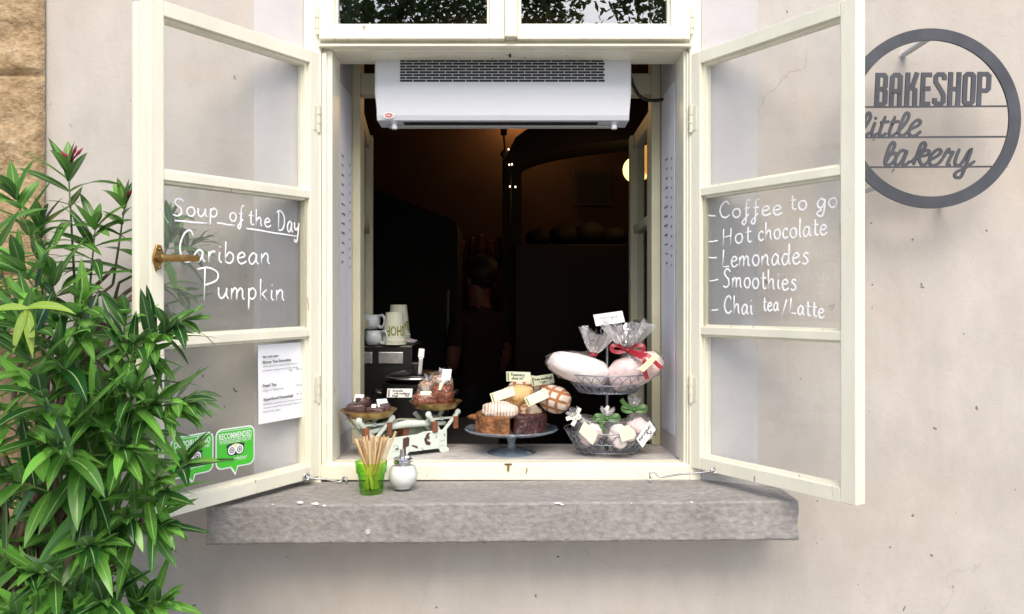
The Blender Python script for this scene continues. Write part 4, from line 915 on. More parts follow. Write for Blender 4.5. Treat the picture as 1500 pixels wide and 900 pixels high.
# person behind the counter
def person():
    X, Y = -.19, 2.3; fl_ = GROUND+.012
    J = {'pel':(0,0,.93),'waist':(0,.0,1.08),'chest':(0,.01,1.28),'neck':(0,.0,1.44),'head0':(-.01,-.02,1.52),'head1':(-.015,-.025,1.63),
      'shL':(-.16,0,1.38),'elL':(-.215,-.02,1.11),'wrL':(-.22,-.20,.98),'haL':(-.20,-.27,.96),'shR':(.16,0,1.38),'elR':(.21,.02,1.11),'wrR':(.13,-.16,1.0),'haR':(.07,-.20,.98),
      'hiL':(-.09,0,.90),'knL':(-.10,-.01,.50),'anL':(-.10,.03,.09),'toL':(-.11,-.12,.035),'hiR':(.09,0,.90),'knR':(.10,-.01,.50),'anR':(.10,.03,.09),'toR':(.11,-.12,.035)}
    Rr = {'pel':.13,'waist':.115,'chest':.13,'neck':.055,'head0':.072,'head1':.088,'sh':.058,'el':.040,'wr':.027,'ha':.022,'hi':.085,'kn':.055,'an':.04,'to':.032}
    names = list(J); E = [('pel','waist'),('waist','chest'),('chest','neck'),('neck','head0'),('head0','head1')]
    for s in 'LR': E += [('chest','sh'+s),('sh'+s,'el'+s),('el'+s,'wr'+s),('wr'+s,'ha'+s),('pel','hi'+s),('hi'+s,'kn'+s),('kn'+s,'an'+s),('an'+s,'to'+s)]
    vs = [J[n] for n in names]; ed = [(names.index(a),names.index(b)) for a,b in E]; rad = [Rr.get(n, Rr.get(n[:2],.05)) for n in names]
    for s, sg_ in (('L',1),('R',-1)):         # five fingers on each hand
        h = V(J['ha'+s]); w_ = V(J['wr'+s]); d = (h-w_).normalized(); side = d.cross(Z3).normalized()
        for q, (o_, ln) in enumerate(((-.03,.055),(-.012,.075),(.006,.08),(.022,.072),(.036,.055))):
            b0 = h+side*o_*sg_*.9; i0 = len(vs)
            dd = d if q else (d*.5-side*sg_*.8).normalized()
            vs += [tuple(b0+dd*ln*.5-Z3*.008), tuple(b0+dd*ln-Z3*.03)]; rad += [.0095,.008]; ed += [(names.index('ha'+s), i0), (i0, i0+1)]
    me = bpy.data.meshes.new('body'); me.from_pydata(vs, ed, []); o = bpy.data.objects.new('body', me); COL.objects.link(o)
    md = o.modifiers.new('skin','SKIN'); 
    if not me.skin_vertices: me.attributes  # created with the modifier below
    bm = bmesh.new(); bm.from_mesh(me); ly = bm.verts.layers.skin.verify()
    for i, v in enumerate(bm.verts): v[ly].radius = (rad[i], rad[i]*(.78 if i in (0,1,2) else 1)); v[ly].use_root = (i == 0)
    bm.to_mesh(me); bm.free(); o.modifiers.new('sub','SUBSURF').levels = 2; o.modifiers['sub'].render_levels = 2
    bpy.context.view_layer.update()
    m2 = bpy.data.meshes.new_from_object(o.evaluated_get(bpy.context.evaluated_depsgraph_get())); bpy.data.objects.remove(o)
    m2.name = 'person'; m2.materials.clear()
    for mt in (M['skin'], M['shirt'], M['trousers']): m2.materials.append(mt)
    for p in m2.polygons:
        c = p.center; p.use_smooth = True
        arm = abs(c.x) > .17 or (c.y < -.12 and c.z > .8)
        p.material_index = 2 if c.z < .98 and not (c.y < -.11 and c.z > .8) and abs(c.x) < .19 else (0 if c.z > 1.44 or (arm and c.z < 1.22) else 1)
    ob = bpy.data.objects.new('person', m2); COL.objects.link(ob); ob.location = (X,Y,fl_); ob.rotation_euler = (0,0,R(-140))
    tag(ob, 'person in dark clothes with bare forearms standing turned away in the dim shop', 'person')
    hr = MB(); hr.lump((-.012,.012,1.645), (.095,.10,.105), amp=.1, shape=lambda p: p if not (p.y < -.35 and p.z < .45) else V((p.x*.8,-.35,p.z))); hr.build('hair', M['hair'], ob, True)
    fc = MB(); fc.tube([(-.015,-.108,1.60),(-.015,-.128,1.575),(-.015,-.112,1.565)], [.008,.012,.009], 8); fc.build('nose', M['skin'], ob, True)
    for sx in (-1,1): fc = MB(); fc.lump((-.015+sx*.09,0,1.58), (.012,.02,.03), amp=.1, sub=2); fc.build('ear', M['skin'], ob, True)
    
    for sx in (-1,1): ey = MB(); ey.lump((-.015+sx*.033,-.103,1.607), (.012,.006,.006), amp=0, sub=2); ey.build('eye', M['darkmetal'], ob, True)
    mo = MB(); mo.lump((-.015,-.103,1.537), (.024,.006,.006), amp=0, sub=2); mo.build('mouth', M['packet'], ob, True)
    ap = MB()
    for i in range(9):
        t = -1+2*i/8
        for j_ in range(8): z = .45+.85*j_/7; wd = .17 if z < 1.02 else .11; ap.v.append((t*wd, -.135-.03*(1-t*t)-(.01 if z < 1 else 0), z))
    for i in range(8):
        for j_ in range(7): a_ = i*8+j_; ap.f.append((a_,a_+8,a_+9,a_+1))
    apo = ap.build('apron', M['trousers'], ob, True); sm = apo.modifiers.new('thick','SOLIDIFY'); sm.thickness = .004
person()

# ------------------------------------------------------------------ cups, pot and coffee things inside
def cup(px, py, d, h, label, word, rot, n=3):
    p = at(px, py, d); e = empty('paper_cup', p, label, 'paper cup', 'upturned paper cups on the machine', rot)
    m = MB(); prof = []
    for i in range(n): prof += [(.046,i*.007),(.0475,i*.007+.002),(.0465,i*.007+.005),(.0445,i*.007+.0068)]
    z0 = n*.007; prof += [(.0445,z0),(.033,h-.004),(.032,h),(.030,h),(.029,h-.006),(0,h-.006)]
    m.lathe(prof, n=36); m.build('cup_wall', M['cup'], e, 'auto')
    # upside-down lettering wrapped on the cone
    t = MB(); vs, fs = font_mesh(word, .052, .075, 'CENTER', .0014)
    out = []
    for v in vs:
        x, y = -v.x, -v.y; z = z0+.012+.038+y; r_ = .0445+(.033-.0445)*(z-z0)/(h-.004-z0)+.0006; th = -pi/2+x/r_
        out.append((r_*cos(th), r_*sin(th), z))
    t.add(out, fs); t.build('lettering', M['cupink'], e)
bm_ = empty('coffee_machine', at(590,560,3.0), 'black coffee machine with a steel strip under the paper cups', 'coffee machine')
mt_ = at(575,505,3.0).z
m = MB(); m.box(-.62,-.38,.70,1.02,-.489,mt_-.002); child_world(m, 'body', M['pot'], bm_, bevel=.008)
a, b = at(554,516,2.99), at(590.5,533,2.99); m = MB(); m.box(a.x,b.x,.690,.6985,b.z,a.z); child_world(m, 'trim_plate', M['steel'], bm_, bevel=.002)
m = MB(); a2, b2 = at(528,516,2.99), at(545,533,2.99); m.box(a2.x,b2.x,.690,.6985,b2.z,a2.z); child_world(m, 'trim_plate', M['steel'], bm_, bevel=.002)
cup(577.5,505,3.03,.125,'near upturned paper cup with olive letters on the coffee machine','SHOP',R(18)); cup(584,502,3.16,.152,'far taller stack of upturned paper cups behind the near one','BAKE',R(28),5)
for (px,py,d,lb) in ((547,503,3.02,'lower white mug with ring handle beside the cups'),(544,481,3.06,'upper white mug with ring handle stacked beside the cups')):
    p = at(px,py,d); e = empty('white_mug', p, lb, 'mug', 'white mugs on the machine'); e.location.z = (mt_-.002 if py > 490 else mt_+.058)
    m = MB(); m.lathe([(.026,0),(.034,.02),(.036,.055),(.033,.055),(.030,.02),(0,.008)], n=30); m.build('bowl', M['mug'], e, True)
    m = MB(); m.tube(smooth_pts([(.030,-.018,.048),(.05,-.03,.052),(.057,-.034,.03),(.046,-.028,.008),(.028,-.016,.012)],5), .0045, 8, True, 1.6); m.build('handle', M['mug'], e, True)
p = at(599,500,3.1); m = MB(); m.lump((p.x,p.y,mt_+.008), (.032,.03,.010), amp=.4, freq=2.5, seed=4); o = m.build('folded_cloth', M['cloth'], None, True); tag(o, 'small pale lilac cloth folded beside the paper cups', 'cloth')
pc = V((-.355,.60,-.489)); pt_ = empty('soup_kettle', pc, 'round black soup kettle with chrome rim and lid behind the scale', 'pot')
m = MB(); m.lathe([(.10,0),(.118,.012),(.122,.10),(.120,.195),(.126,.20),(.126,.212),(.114,.214),(.112,.05),(0,.05)], n=48); m.build('body', M['pot'], pt_, 'auto')
m = MB(); m.ring((0,0,.232), .112, .006, 56, 8, sq=.8); m.build('lid_rim', M['chrome'], pt_, True)
m = MB(); m.lathe([(.110,.232),(.09,.246),(.05,.256),(.012,.260),(0,.26)], n=48); m.build('lid', M['pot'], pt_, True)
m = MB(); m.tube([(0,0,.258),(0,0,.275)], .012, 12); m.tube([(-.012,0,.278),(.02,0,.278)], .009, 10); m.build('lid_knob', M['darkmetal'], pt_, 'auto')
for sx in (-1,1):
    m = MB(); m.tube(smooth_pts([(sx*.118,-.02,.17),(sx*.146,-.02,.175),(sx*.150,.0,.17),(sx*.146,.02,.175),(sx*.118,.02,.17)],4), .010, 8); m.build('side_handle', M['pot'], pt_, True)
p0, p1 = at(614,557,2.86), at(617.5,515,2.83)
m = MB(); m.box(-.008,.008,-.003,.003,0,(p1-p0).length*.72); e = empty('ladle', p0, 'upright steel ladle handle with white tip resting in the soup kettle', 'ladle'); m.build('handle', M['steel'], e, bevel=.002)
L_ = (p1-p0).length; m = MB(); m.box(-.011,.011,-.005,.005,L_*.72+.0005,L_+.004); m.build('grip', M['whitecard'], e, bevel=.004); e.rotation_euler = (R(-6),R(4),0)

def label_card(name, corners, d, mt, lines, label, tilt=.0, ink='ink', group=None, hole=False, dy=0):
    """a small card with thickness; corners: top-left, top-right, bottom-left pixels at distance d"""
    A, B, C = (at(*q, d) for q in corners); C = C+V((0,tilt,0))
    e = empty(name, C, label, 'label card', group); ex, ey = B-A, C-A; N = ey.cross(ex).normalized(); N = N if N.y < 0 else -N
    m = MB(); th = -N*.0012; m.hexa([A,B,B+ey,C],[A+th,B+th,B+ey+th,C+th]); child_world(m, 'card', mt, e)
    m = MB(); w_ = ex.length; ux = ex/w_; uy = -ey/ey.length; h_ = ey.length
    for (t, x, y, wd, xh) in lines: hand(m, t, A+ex*x+ey*y, ux*(wd*w_/hand_width(t)), uy*(xh*h_), N, .00085, .0004)
    if lines: child_world(m, 'writing', M[ink], e)
    m = MB(); m.prism([(0,0),(.05*w_,0),(.05*w_,.82*h_),(0,.82*h_)], A+ex*.05+ey*.92+N*.0008, ux, uy, N, .0002); child_world(m, 'printed_strip', M['cupink'] if mt is M['card'] else M['greyink'], e)
    return e
label_card('price_card', ((567.5,569.5),(604.5,569.5),(566.5,582.5)), 2.725, M['whitecard'], (('Granola',.22,.34,.40,.13),('with cranberry',.28,.64,.62,.13),('large',.22,.90,.22,.13),('150',.70,.90,.18,.13)), 'white handwritten granola card on the front of the black kettle')

# ------------------------------------------------------------------ old kitchen scale on the inner sill
SX, SY, SZ, SA = -.342, .170, -.4625, R(36)
ks = empty('kitchen_scale', (SX,SY,SZ), 'old mint enamel kitchen scale with two brass pans on the left of the sill', 'scale', None, SA)
m = MB(); fy = -.05
out = [(-.125,.004),(-.118,.0),(-.02,.0),(-.005,.014),(.10,.014),(.108,.0),(.138,.0),(.138,.012),(.130,.016),(.130,.072),(.045,.072),(.025,.066),(-.12,.062),(-.128,.05)]
m.prism(out, V((0,fy,0)), X3, Z3, Y3, .006); m.build('front_plate', M['enamel'], ks, bevel=.0015)
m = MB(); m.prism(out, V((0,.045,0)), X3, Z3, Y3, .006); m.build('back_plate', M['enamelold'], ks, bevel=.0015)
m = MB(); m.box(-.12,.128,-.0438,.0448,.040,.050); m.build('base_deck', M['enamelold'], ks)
m = MB()
for u0, hh in ((-.098,.018),(-.065,.018),(.10,.018)):
    for (a,b,c,d) in ((u0,u0+.02,.024,.026),(u0,u0+.02,.040,.042),(u0,u0+.002,.026,.040),(u0+.018,u0+.02,.026,.040),(u0+.009,u0+.011,.026,.04)): m.box(a,b,fy-.0022,fy-.0003,c,d)
m.build('cast_ornament', M['enamel'], ks)
m = MB()
def chip(pts): MB().prism([(x,z) for x, z in pts], V((0,fy-.0016,0)), X3, Z3, Y3, .0012).build('bare_patch', M['brownie'], ks)
chip([(-.030,.005),(-.018,.006),(-.019,.030),(-.008,.034),(-.006,.058),(-.012,.062),(-.028,.058)]); chip([(.002,.036),(.022,.030),(.024,.021),(.016,.026),(.004,.031)]); chip([(.046,.048),(.056,.066),(.068,.068),(.062,.058),(.056,.044),(.070,.036),(.066,.028),(.052,.032)]); chip([(-.046,.002),(-.036,.014),(-.028,.003)])
chip([(.088,.052),(.091,.055),(.09,.047)]); chip([(.118,.056),(.121,.060),(.121,.05)])
for yy in (-.025,.025):
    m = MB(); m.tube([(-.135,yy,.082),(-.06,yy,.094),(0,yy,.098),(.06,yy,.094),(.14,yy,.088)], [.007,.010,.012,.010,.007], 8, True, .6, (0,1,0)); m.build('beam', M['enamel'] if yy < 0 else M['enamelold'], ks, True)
m = MB(); m.box(-.010,.010,-.02,.02,.0505,.105); m.build('pivot_block', M['rust'], ks, bevel=.003)
for u0 in (-.118, .118):
    br = MB()
    for sx in (-1,1):
        br.tube([(u0+sx*.004,-.036,.062),(u0+sx*.028,-.042,.092),(u0+sx*.052,-.046,.120)], [.006,.006,.008], 8); br.lump((u0+sx*.054,-.047,.124), (.011,.006,.011), amp=0, sub=2)
        br.tube([(u0+sx*.004,.036,.062),(u0+sx*.028,.042,.092),(u0+sx*.052,.046,.120)], [.006,.006,.008], 8)
    br.box(u0-.055,u0+.055,-.040,-.034,.104,.110); br.tube([(u0,-.04,.107),(u0,.04,.107)], .006, 8)
    br.build('pan_support', M['enamel'], ks, 'auto')
    m = MB(); m.box(u0-.042,u0-.024,-.056,-.040,.066,.102); m.build('counterweight', M['rust'], ks, bevel=.003)
    m = MB(); m.box(u0+.036,u0+.052,-.056,-.044,.072,.112); m.build('counterweight', M['rust'], ks, bevel=.003)
    m = MB(); z0 = .124 if u0 < 0 else .133
    m.lathe([(0,z0),(.05,z0),(.066,z0+.004),(.079,z0+.020),(.085,z0+.024),(.0855,z0+.0265),(.082,z0+.0265),(.075,z0+.020),(.063,z0+.0075),(0,z0+.005)], (u0*1.0,0,0), 56); m.build('pan', M['panbrass'], ks, 'auto')
def sc_pt(u, v, z): return V((SX+u*cos(SA)-v*sin(SA), SY+u*sin(SA)+v*cos(SA), SZ+z))

def wrapped(name, c, rad, rz, fill, label, cat, group, tagrot=0, seed=0, tagsz=(.03,.02), tagoff=(0,0), tilt=0, amp=.18, tagmat='whitecard', box=.6, grain=0):
    """a small food parcel: filling, crinkled wrap and a label stuck on it"""
    e = empty(name, c, label, cat, group, rz); e.rotation_euler = (tilt,0,rz)
    m = MB(); sq = lambda p: V((math.copysign(abs(p.x)**box,p.x),math.copysign(abs(p.y)**box,p.y),math.copysign(abs(p.z)**(box+.1),p.z)))
    m.lump((0,0,rad[2]), rad, amp=amp, freq=4, seed=seed, sub=5 if grain else 3, shape=sq, grain=grain); m.build('filling', fill, e, True)
    m = MB(); m.lump((0,0,rad[2]*1.03), [r_*1.09 for r_ in rad], amp=amp+.1, freq=3.4, seed=seed+5, sub=3, shape=sq)
    m.build('wrapper', M['celloclear'], e, True)
    if tagsz:
        m = MB(); w_, h_ = tagsz; y_ = -rad[1]*.8; z_ = rad[2]*1.45
        m.box(-w_/2,w_/2,-h_/2,h_/2,0,.0012); ob = m.build('label', M[tagmat], e); ob.location = (tagoff[0], y_*.7+tagoff[1], z_*1.35); ob.rotation_euler = (R(58),0,tagrot)
    return e
zp = .132
for i, (u, v, ra, rz, s) in enumerate(((-.165,-.010,(.028,.022,.020),.3,1),(-.128,.030,(.026,.020,.026),-.5,2),(-.118,-.038,(.030,.018,.014),.1,3),(-.080,-.012,(.024,.022,.018),.5,4))):
    lb = ['dark brownie parcel at the left rim of the left scale pan','dark brownie parcel with white label at the back of the left pan','flat dark parcel at the front of the left scale pan','dark brownie parcel with large white label at the right of the left pan'][i]
    wrapped('brownie_parcel', sc_pt(u,v,zp), ra, rz-.2, M['brownie'], lb, 'brownie', 'brownie parcels on the left pan', [-.3,.25,-.1,.3][i], s, [None,(.032,.024),(.014,.022),(.034,.030)][i], tilt=0, amp=.08, box=.42, grain=.03)
for i, (u, v, ra, rz, fl_, s) in enumerate(((.075,-.010,(.040,.026,.024),.35,M['granola'],11),(.122,-.030,(.036,.026,.036),-.2,M['granola'],12),(.150,.015,(.036,.026,.050),.2,M['oats'],13),(.108,.035,(.03,.025,.04),0,M['oats'],14))):
    lb = ['dark red granola bag lying at the left of the right pan','red granola bag with cream label in the middle of the right pan','tall oat granola bag with large white label on the right pan','pale granola bag at the back of the right pan'][i]
    e = wrapped('granola_bag', sc_pt(u,v,.142), ra, rz-.2, fl_, lb, 'granola', 'granola bags on the right pan', [.2,-.35,-.2,0][i], s, [(.036,.014),(.016,.032),(.030,.044),None][i], amp=.25, grain=.11, tagmat=['card','card','whitecard','card'][i], tagoff=(0.008*i,-.004))
    m = MB(); c0 = V((0,0,ra[2]*1.8)); rn = random.Random(i)
    for q in range(10):
        t0 = 2*pi*q/10; t1 = t0+.75; k1 = rn.uniform(.016,.032); hh = rn.uniform(.018,.034)
        m.add([c0+V((.006*cos(t0),.006*sin(t0),0)), c0+V((.006*cos(t1),.006*sin(t1),0)), c0+V((k1*cos(t1),k1*sin(t1),hh)), c0+V((k1*cos(t0),k1*sin(t0),hh*.8))], [(0,1,2,3)])
    m.build('bag_top', M['cellodense'], e)

# ------------------------------------------------------------------ glass cake stand, cakes, loaves
CX, CYY, CZ = -.002, .19, -.4625
cs = empty('cake_stand', (CX,CYY,CZ), 'blue tinted glass cake stand with scalloped rim in the middle of the sill', 'cake stand')
sc8 = lambda i, t: 1+(.018*abs(sin(9*t)) if i in (3,4,5) else 0)
m = MB(); m.lathe([(0,.066),(.09,.066),(.125,.067),(.144,.074),(.147,.077),(.144,.081),(.125,.073),(.09,.0715),(0,.0715)], n=108, rfun=sc8); m.build('plate', M['blueglass'], cs, 'auto')
m = MB(); m.lathe([(0,.0655),(.020,.0655),(.018,.060),(.015,.045),(.011,.030),(.014,.022),(.020,.016),(.0,.012)], n=12); m.build('stem', M['blueglass'], cs, 'auto')
m = MB(); m.lathe([(.076,0),(.077,.002),(.060,.008),(.036,.014),(.018,.0165),(0,.0165)], n=60, rfun=lambda i,t: 1+.01*sin(12*t)); m.build('foot', M['blueglass'], cs, 'auto')
def half_cake(a0, a1, r, h, name, mt, label, seed):
    m = MB(); n = 70; nz = 16; base = V((CX,CYY,CZ+.0725)); out = [(0,0)]+[(r*cos(a0+(a1-a0)*i/n), r*sin(a0+(a1-a0)*i/n)) for i in range(n+1)]
    rows = []
    for k_ in range(nz+1):
        z = h*k_/nz
        for (x, y) in out:
            p = V((x,y,z)); d = 1+.05*noise.noise(p*38+V((seed,0,0)))+.045*noise.noise(p*120)-(.03 if k_ == nz else 0)
            m.v.append(tuple(base+V((x*d,y*d,z+.005*noise.noise(p*70)*(k_ == nz)+.002*noise.noise(p*130)*(k_ > 0)))))
    q_ = len(out)
    for k_ in range(nz):
        for i in range(q_): m.f.append((k_*q_+i, k_*q_+(i+1)%q_, (k_+1)*q_+(i+1)%q_, (k_+1)*q_+i))
    c = len(m.v); m.v.append(tuple(base+V((.4*r*cos((a0+a1)/2),.4*r*sin((a0+a1)/2),h+.002))))
    m.f += [(nz*q_+i, nz*q_+(i+1)%q_, c) for i in range(q_)]; m.f.append(tuple(range(q_)))
    o = m.build(name, mt, None, True, loc=base); tag(o, label, 'cake')
half_cake(R(96), R(266), .112, .055, 'brown_cake', M['cake'], 'brown half cake with crumbly sides on the left of the glass stand', 3)
half_cake(R(-82), R(84), .112, .058, 'berry_cake', M['cakedark'], 'dark berry half cake on the right of the glass stand', 9)
m = MB(); rn = random.Random(5)
def loaf(name, px, py, d, rad, rot, mt, label, seed, flat=.12, cat='bread'):
    c = at(px,py,d); q_ = Matrix.Rotation(rot[2],3,'Z') @ Matrix.Rotation(rot[1],3,'Y') @ Matrix.Rotation(rot[0],3,'X')
    m = MB(); m.lump((0,0,0), rad, None, flat, 2.2, seed, 4); o = m.build(name, mt, None, True); o.location = c; o.rotation_euler = q_.to_euler(); tag(o, label, cat); return o
loaf('striped_loaf', 733,602,2.44, (.058,.045,.030), (0,R(3),0), M['floury'], 'flour striped white bread roll on top of the brown cake', 2)
loaf('seeded_roll', 776,604,2.47, (.038,.035,.026), (0,0,0), M['seeded'], 'small seeded roll between the striped and lattice loaves', 3)
loaf('olive_loaf', 755,582,2.52, (.062,.050,.040), (0,R(-14),0), M['loaf'], 'golden olive loaf with a pale card behind the striped roll', 4, .10)
loaf('lattice_loaf', 812,585,2.47, (.052,.044,.060), (R(80),R(15),R(-25)), M['lattice'], 'brown loaf with white floured lattice at the right of the bread pile', 5, .07)
loaf('lattice_loaf', 775,570,2.60, (.070,.045,.045), (R(70),0,R(15)), M['lattice'], 'floured lattice loaf at the back of the bread pile under two cards', 6, .09)
loaf('flat_cookie', 722,612,2.58, (.085,.05,.012), (0,R(2),0), M['cake'], 'flat brown biscuit sticking out behind the brown cake', 7, .12, 'biscuit')
label_card('name_card', ((741.5,544.5),(777,545.5),(742,559)), 2.50, M['card'], (('Rosemary',.20,.42,.55,.16),('olive oil',.22,.78,.45,.16)), 'pale green card reading Rosemary olive oil at the top of the pile', .004, group='name cards stuck in the loaves')
label_card('name_card', ((777,552.5),(810,547.5),(779.5,566.5)), 2.53, M['card'], (('Three sourdough',.10,.46,.85,.15),('rye',.38,.80,.25,.16)), 'pale green card reading Three sourdough rye right of the topmost card', .004, group='name cards stuck in the loaves')
label_card('name_card', ((717.5,577),(751,565.5),(721.5,590)), 2.45, M['card'], (), 'slanted pale card without writing on the golden olive loaf', -.006, group='name cards stuck in the loaves')
label_card('name_card', ((767.5,583),(798.5,568.5),(774,596)), 2.41, M['card'], (), 'slanted pale card without writing on the lattice loaf', -.006, group='name cards stuck in the loaves')

# ------------------------------------------------------------------ wire basket stand with meringues
BX, BY, BZ = .302, .195, -.4625
bs_ = empty('wire_basket_stand', (BX,BY,BZ), 'two tier grey wire basket stand at the right end of the sill', 'basket stand')
def basket(z0, z1, r0, r1, name='basket'):
    m = MB(); wr = .0014
    m.ring((0,0,z1), r1, .0022, 64, 6); m.ring((0,0,z0), r0, .0020, 56, 6); m.ring((0,0,z0+(z1-z0)*.45), r0+(r1-r0)*.5, wr, 60, 6)
    n = 24
    for i in range(n):
        a = 2*pi*i/n; rr = lambda t, da: V(((r0+(r1-r0)*t)*cos(a+da), (r0+(r1-r0)*t)*sin(a+da), z0+(z1-z0)*t))
        da = 2*pi/n
        m.tube(smooth_pts([rr(0,0), rr(.55,0), rr(.93,da*.5), rr(.55,da), rr(0,da)],4), wr, 5)
        m.tube(smooth_pts([rr(0,da*.5), rr(.3,da*.15), rr(.52,da*.5), rr(.3,da*.85), rr(0,da*.5)],3), wr*.9, 5)
    for i in range(9):
        t = -1+2*(i+.5)/9; h = math.sqrt(1-t*t)*r0
        m.tube([(t*r0,-h,z0),(t*r0,h,z0)], wr, 5); m.tube([(-h,t*r0,z0-.002),(h,t*r0,z0-.002)], wr, 5)
    m.build(name, M['wire'], bs_, True)
basket(.014,.078,.098,.136); basket(.196,.254,.092,.138)
m = MB(); m.tube([(0,0,.008),(0,0,.36)], .0042, 10); m.ring((0,0,.385), .020, .0022, 24, 6, (0,1,0)); m.build('pole', M['wire'], bs_, True)
for i in range(3):
    m = MB(); a = 2*pi*i/3+pi/6+pi; m.lump((.085*cos(a),.085*sin(a),.006), (.006,.006,.006), amp=0, sub=2); m.tube([(.085*cos(a),.085*sin(a),.006),(.085*cos(a),.085*sin(a),.014)], .003, 6); m.build('foot', M['wire'], bs_, True)

def bow(mb, c, ux, uz, N, size, w, tails):
    """two loops and tails of flat ribbon, given in the plane ux, uz"""
    for sx in (-1,1):
        pts = [(0,0),(sx*.5,.28),(sx*.95,.30),(sx*1.0,.02),(sx*.6,-.12),(0,0)]
        for i, p in enumerate(pts): pass
        P_ = smooth_pts([c+ux*(x*size)+uz*(z*size)-N*(-.15*size*abs(x)) for x, z in pts],4)
        strip(mb, P_, w, N)
    for t in tails: strip(mb, smooth_pts([c+ux*(x*size)+uz*(z*size)+N*((.05 if size > .045 else .18*size)*min(1,i/1.5)) for i, (x,z) in enumerate(t)],5), w, N)
    mb.lump(c+N*.002, (w*.55,w*.5,w*.5), amp=.2, sub=2)
def strip(mb, pts, w, N):
    n = len(pts); o = len(mb.v); th = .0006
    for i, p in enumerate(pts):
        t = (pts[min(i+1,n-1)]-pts[max(i-1,0)]).normalized(); s_ = (N+V((0,0,.45))).cross(t); s_ = s_.normalized() if s_.length > .05 else t.orthogonal().normalized(); nn = s_.cross(t)
        mb.v += [tuple(p+s_*w/2+nn*th), tuple(p-s_*w/2+nn*th), tuple(p-s_*w/2-nn*th), tuple(p+s_*w/2-nn*th)]
    for i in range(n-1):
        a, b = o+4*i, o+4*i+4
        for j_ in range(4): mb.f.append((a+j_, a+(j_+1)%4, b+(j_+1)%4, b+j_))
    mb.f.append((o,o+1,o+2,o+3)); e = o+4*(n-1); mb.f.append((e+3,e+2,e+1,e))
def burst(mb, c, axis, r0, r1, L, seed, n=34):
    """gathered bag mouth: pleated sheet flaring from the tie"""
    axis = axis.normalized(); a = axis.orthogonal().normalized(); b = axis.cross(a); rn = random.Random(seed); o = len(mb.v); rows = 6
    ph = [rn.uniform(.72,1.15) for _ in range(n)]; ln = [rn.uniform(.75,1.1) for _ in range(n)]
    for k_ in range(rows+1):
        t = k_/rows
        for i in range(n):
            r_ = r0+(r1-r0)*t**.75*ph[i]*(1.25 if i%2 else .78); th = 2*pi*i/n+.12*sin(i*2.3)*t
            mb.v.append(tuple(V(c)+axis*(L*t*ln[i])+a*(r_*cos(th))+b*(r_*sin(th))))
    for k_ in range(rows):
        for i in range(n): mb.f.append((o+k_*n+i, o+k_*n+(i+1)%n, o+(k_+1)*n+(i+1)%n, o+(k_+1)*n+i))
def bag(name, c, rad, rot, tie, burst_dir, bl, br_, ribbonmat, label, fill, seed, bowspec, group, amp=.06, lumps=1):
    c = V(c); e = empty(name, c, label, 'meringue bag', group); q_ = Matrix.Rotation(rot,3,'Y')
    m = MB()
    if lumps == 1: m.lump(c, rad, q_, amp+.06, 2.0, seed, 4, lambda p: V((math.copysign(abs(p.x)**.75,p.x), p.y, math.copysign(abs(p.z)**.8,p.z)*(1.05+.18*p.x*(1 if seed == 21 else -1)))))
    else:
        rn = random.Random(seed)
        for i in range(lumps): m.lump(c+V((rn.uniform(-.5,.5)*rad[0],rn.uniform(-.5,.3)*rad[1],rn.uniform(-.5,.4)*rad[2])), [r_*rn.uniform(.45,.6) for r_ in rad], Matrix.Rotation(rn.uniform(-1,1),3,'Y'), .16, 3, seed+i, 3)
    child_world(m, 'meringue', fill, e, smooth=True)
    tie = V(tie); ax = (tie-c); m = MB()
    m.lump(c, [r_*1.09 for r_ in rad], q_, amp+.10, 3.6, seed, 4)
    a_ = ax.normalized(); side = a_.orthogonal().normalized(); s2 = a_.cross(side); rings = 7; o0 = len(m.v); n = 22
    for k_ in range(rings+1):
        t = k_/rings; p = c+ax*(.35+.65*t); r_ = (min(rad)*1.0)*(1-t)**.8+.008
        for i in range(n): th = 2*pi*i/n; w_ = 1+.14*sin(7*th+seed)*t; m.v.append(tuple(p+side*(r_*w_*cos(th))+s2*(r_*w_*sin(th))))
    for k_ in range(rings):
        for i in range(n): m.f.append((o0+k_*n+i, o0+k_*n+(i+1)%n, o0+(k_+1)*n+(i+1)%n, o0+(k_+1)*n+i))
    child_world(m, 'wrapper', M['cello'], e, smooth=True)
    m = MB(); burst(m, tie, V(burst_dir), .007, br_, bl, seed); child_world(m, 'bag_top', M['cellodense'], e)
    m = MB(); m.ring(tie, .009, .0055, 20, 6, burst_dir, 1.2); 
    if bowspec: bow(m, tie+V((0,-.012,0)), *bowspec)
    child_world(m, 'ribbon', ribbonmat, e, smooth='auto')
    return e
ux = X3; N0 = V((0,-1,0))
bag('large_meringue_bag', at(848,540,2.46), (.098,.055,.044), R(17), at(869,519,2.44), (.15,-.1,1), .075,.055, M['redribbon'], 'large white meringue bag with red tie at the left of the upper basket', M['meringuew'], 21, None, 'large meringue bags in the upper basket')
bag('large_meringue_bag', at(930,542,2.45), (.090,.055,.046), R(-22), at(918,513,2.43), (-.05,-.05,1), .095,.07, M['redribbon'], 'large pink meringue bag with a red satin bow at the right of the upper basket', M['meringue'], 33,
    (X3, Z3, N0, .048, .013, [[(.1,0),(.55,-.3),(.9,-.5),(.95,-1.2),(1.1,-1.75)],[(.1,0),(.7,-.2),(1.2,-.3),(1.75,-.85),(2.05,-1.1)]]), 'large meringue bags in the upper basket')
A_ = at(934,529,2.33); 
m = MB(); m.hexa([at(935,541,2.335),at(943,545,2.335),at(966,522,2.335),at(960,517,2.335)],[at(935,541,2.338),at(943,545,2.338),at(966,522,2.338),at(960,517,2.338)]); o = m.build('gift_tag', M['cream'], None, loc=at(950,530,2.336)); tag(o, 'long cream tag under the red bow of the pink meringue bag', 'tag')
bot = 'small meringue bags in the lower basket'
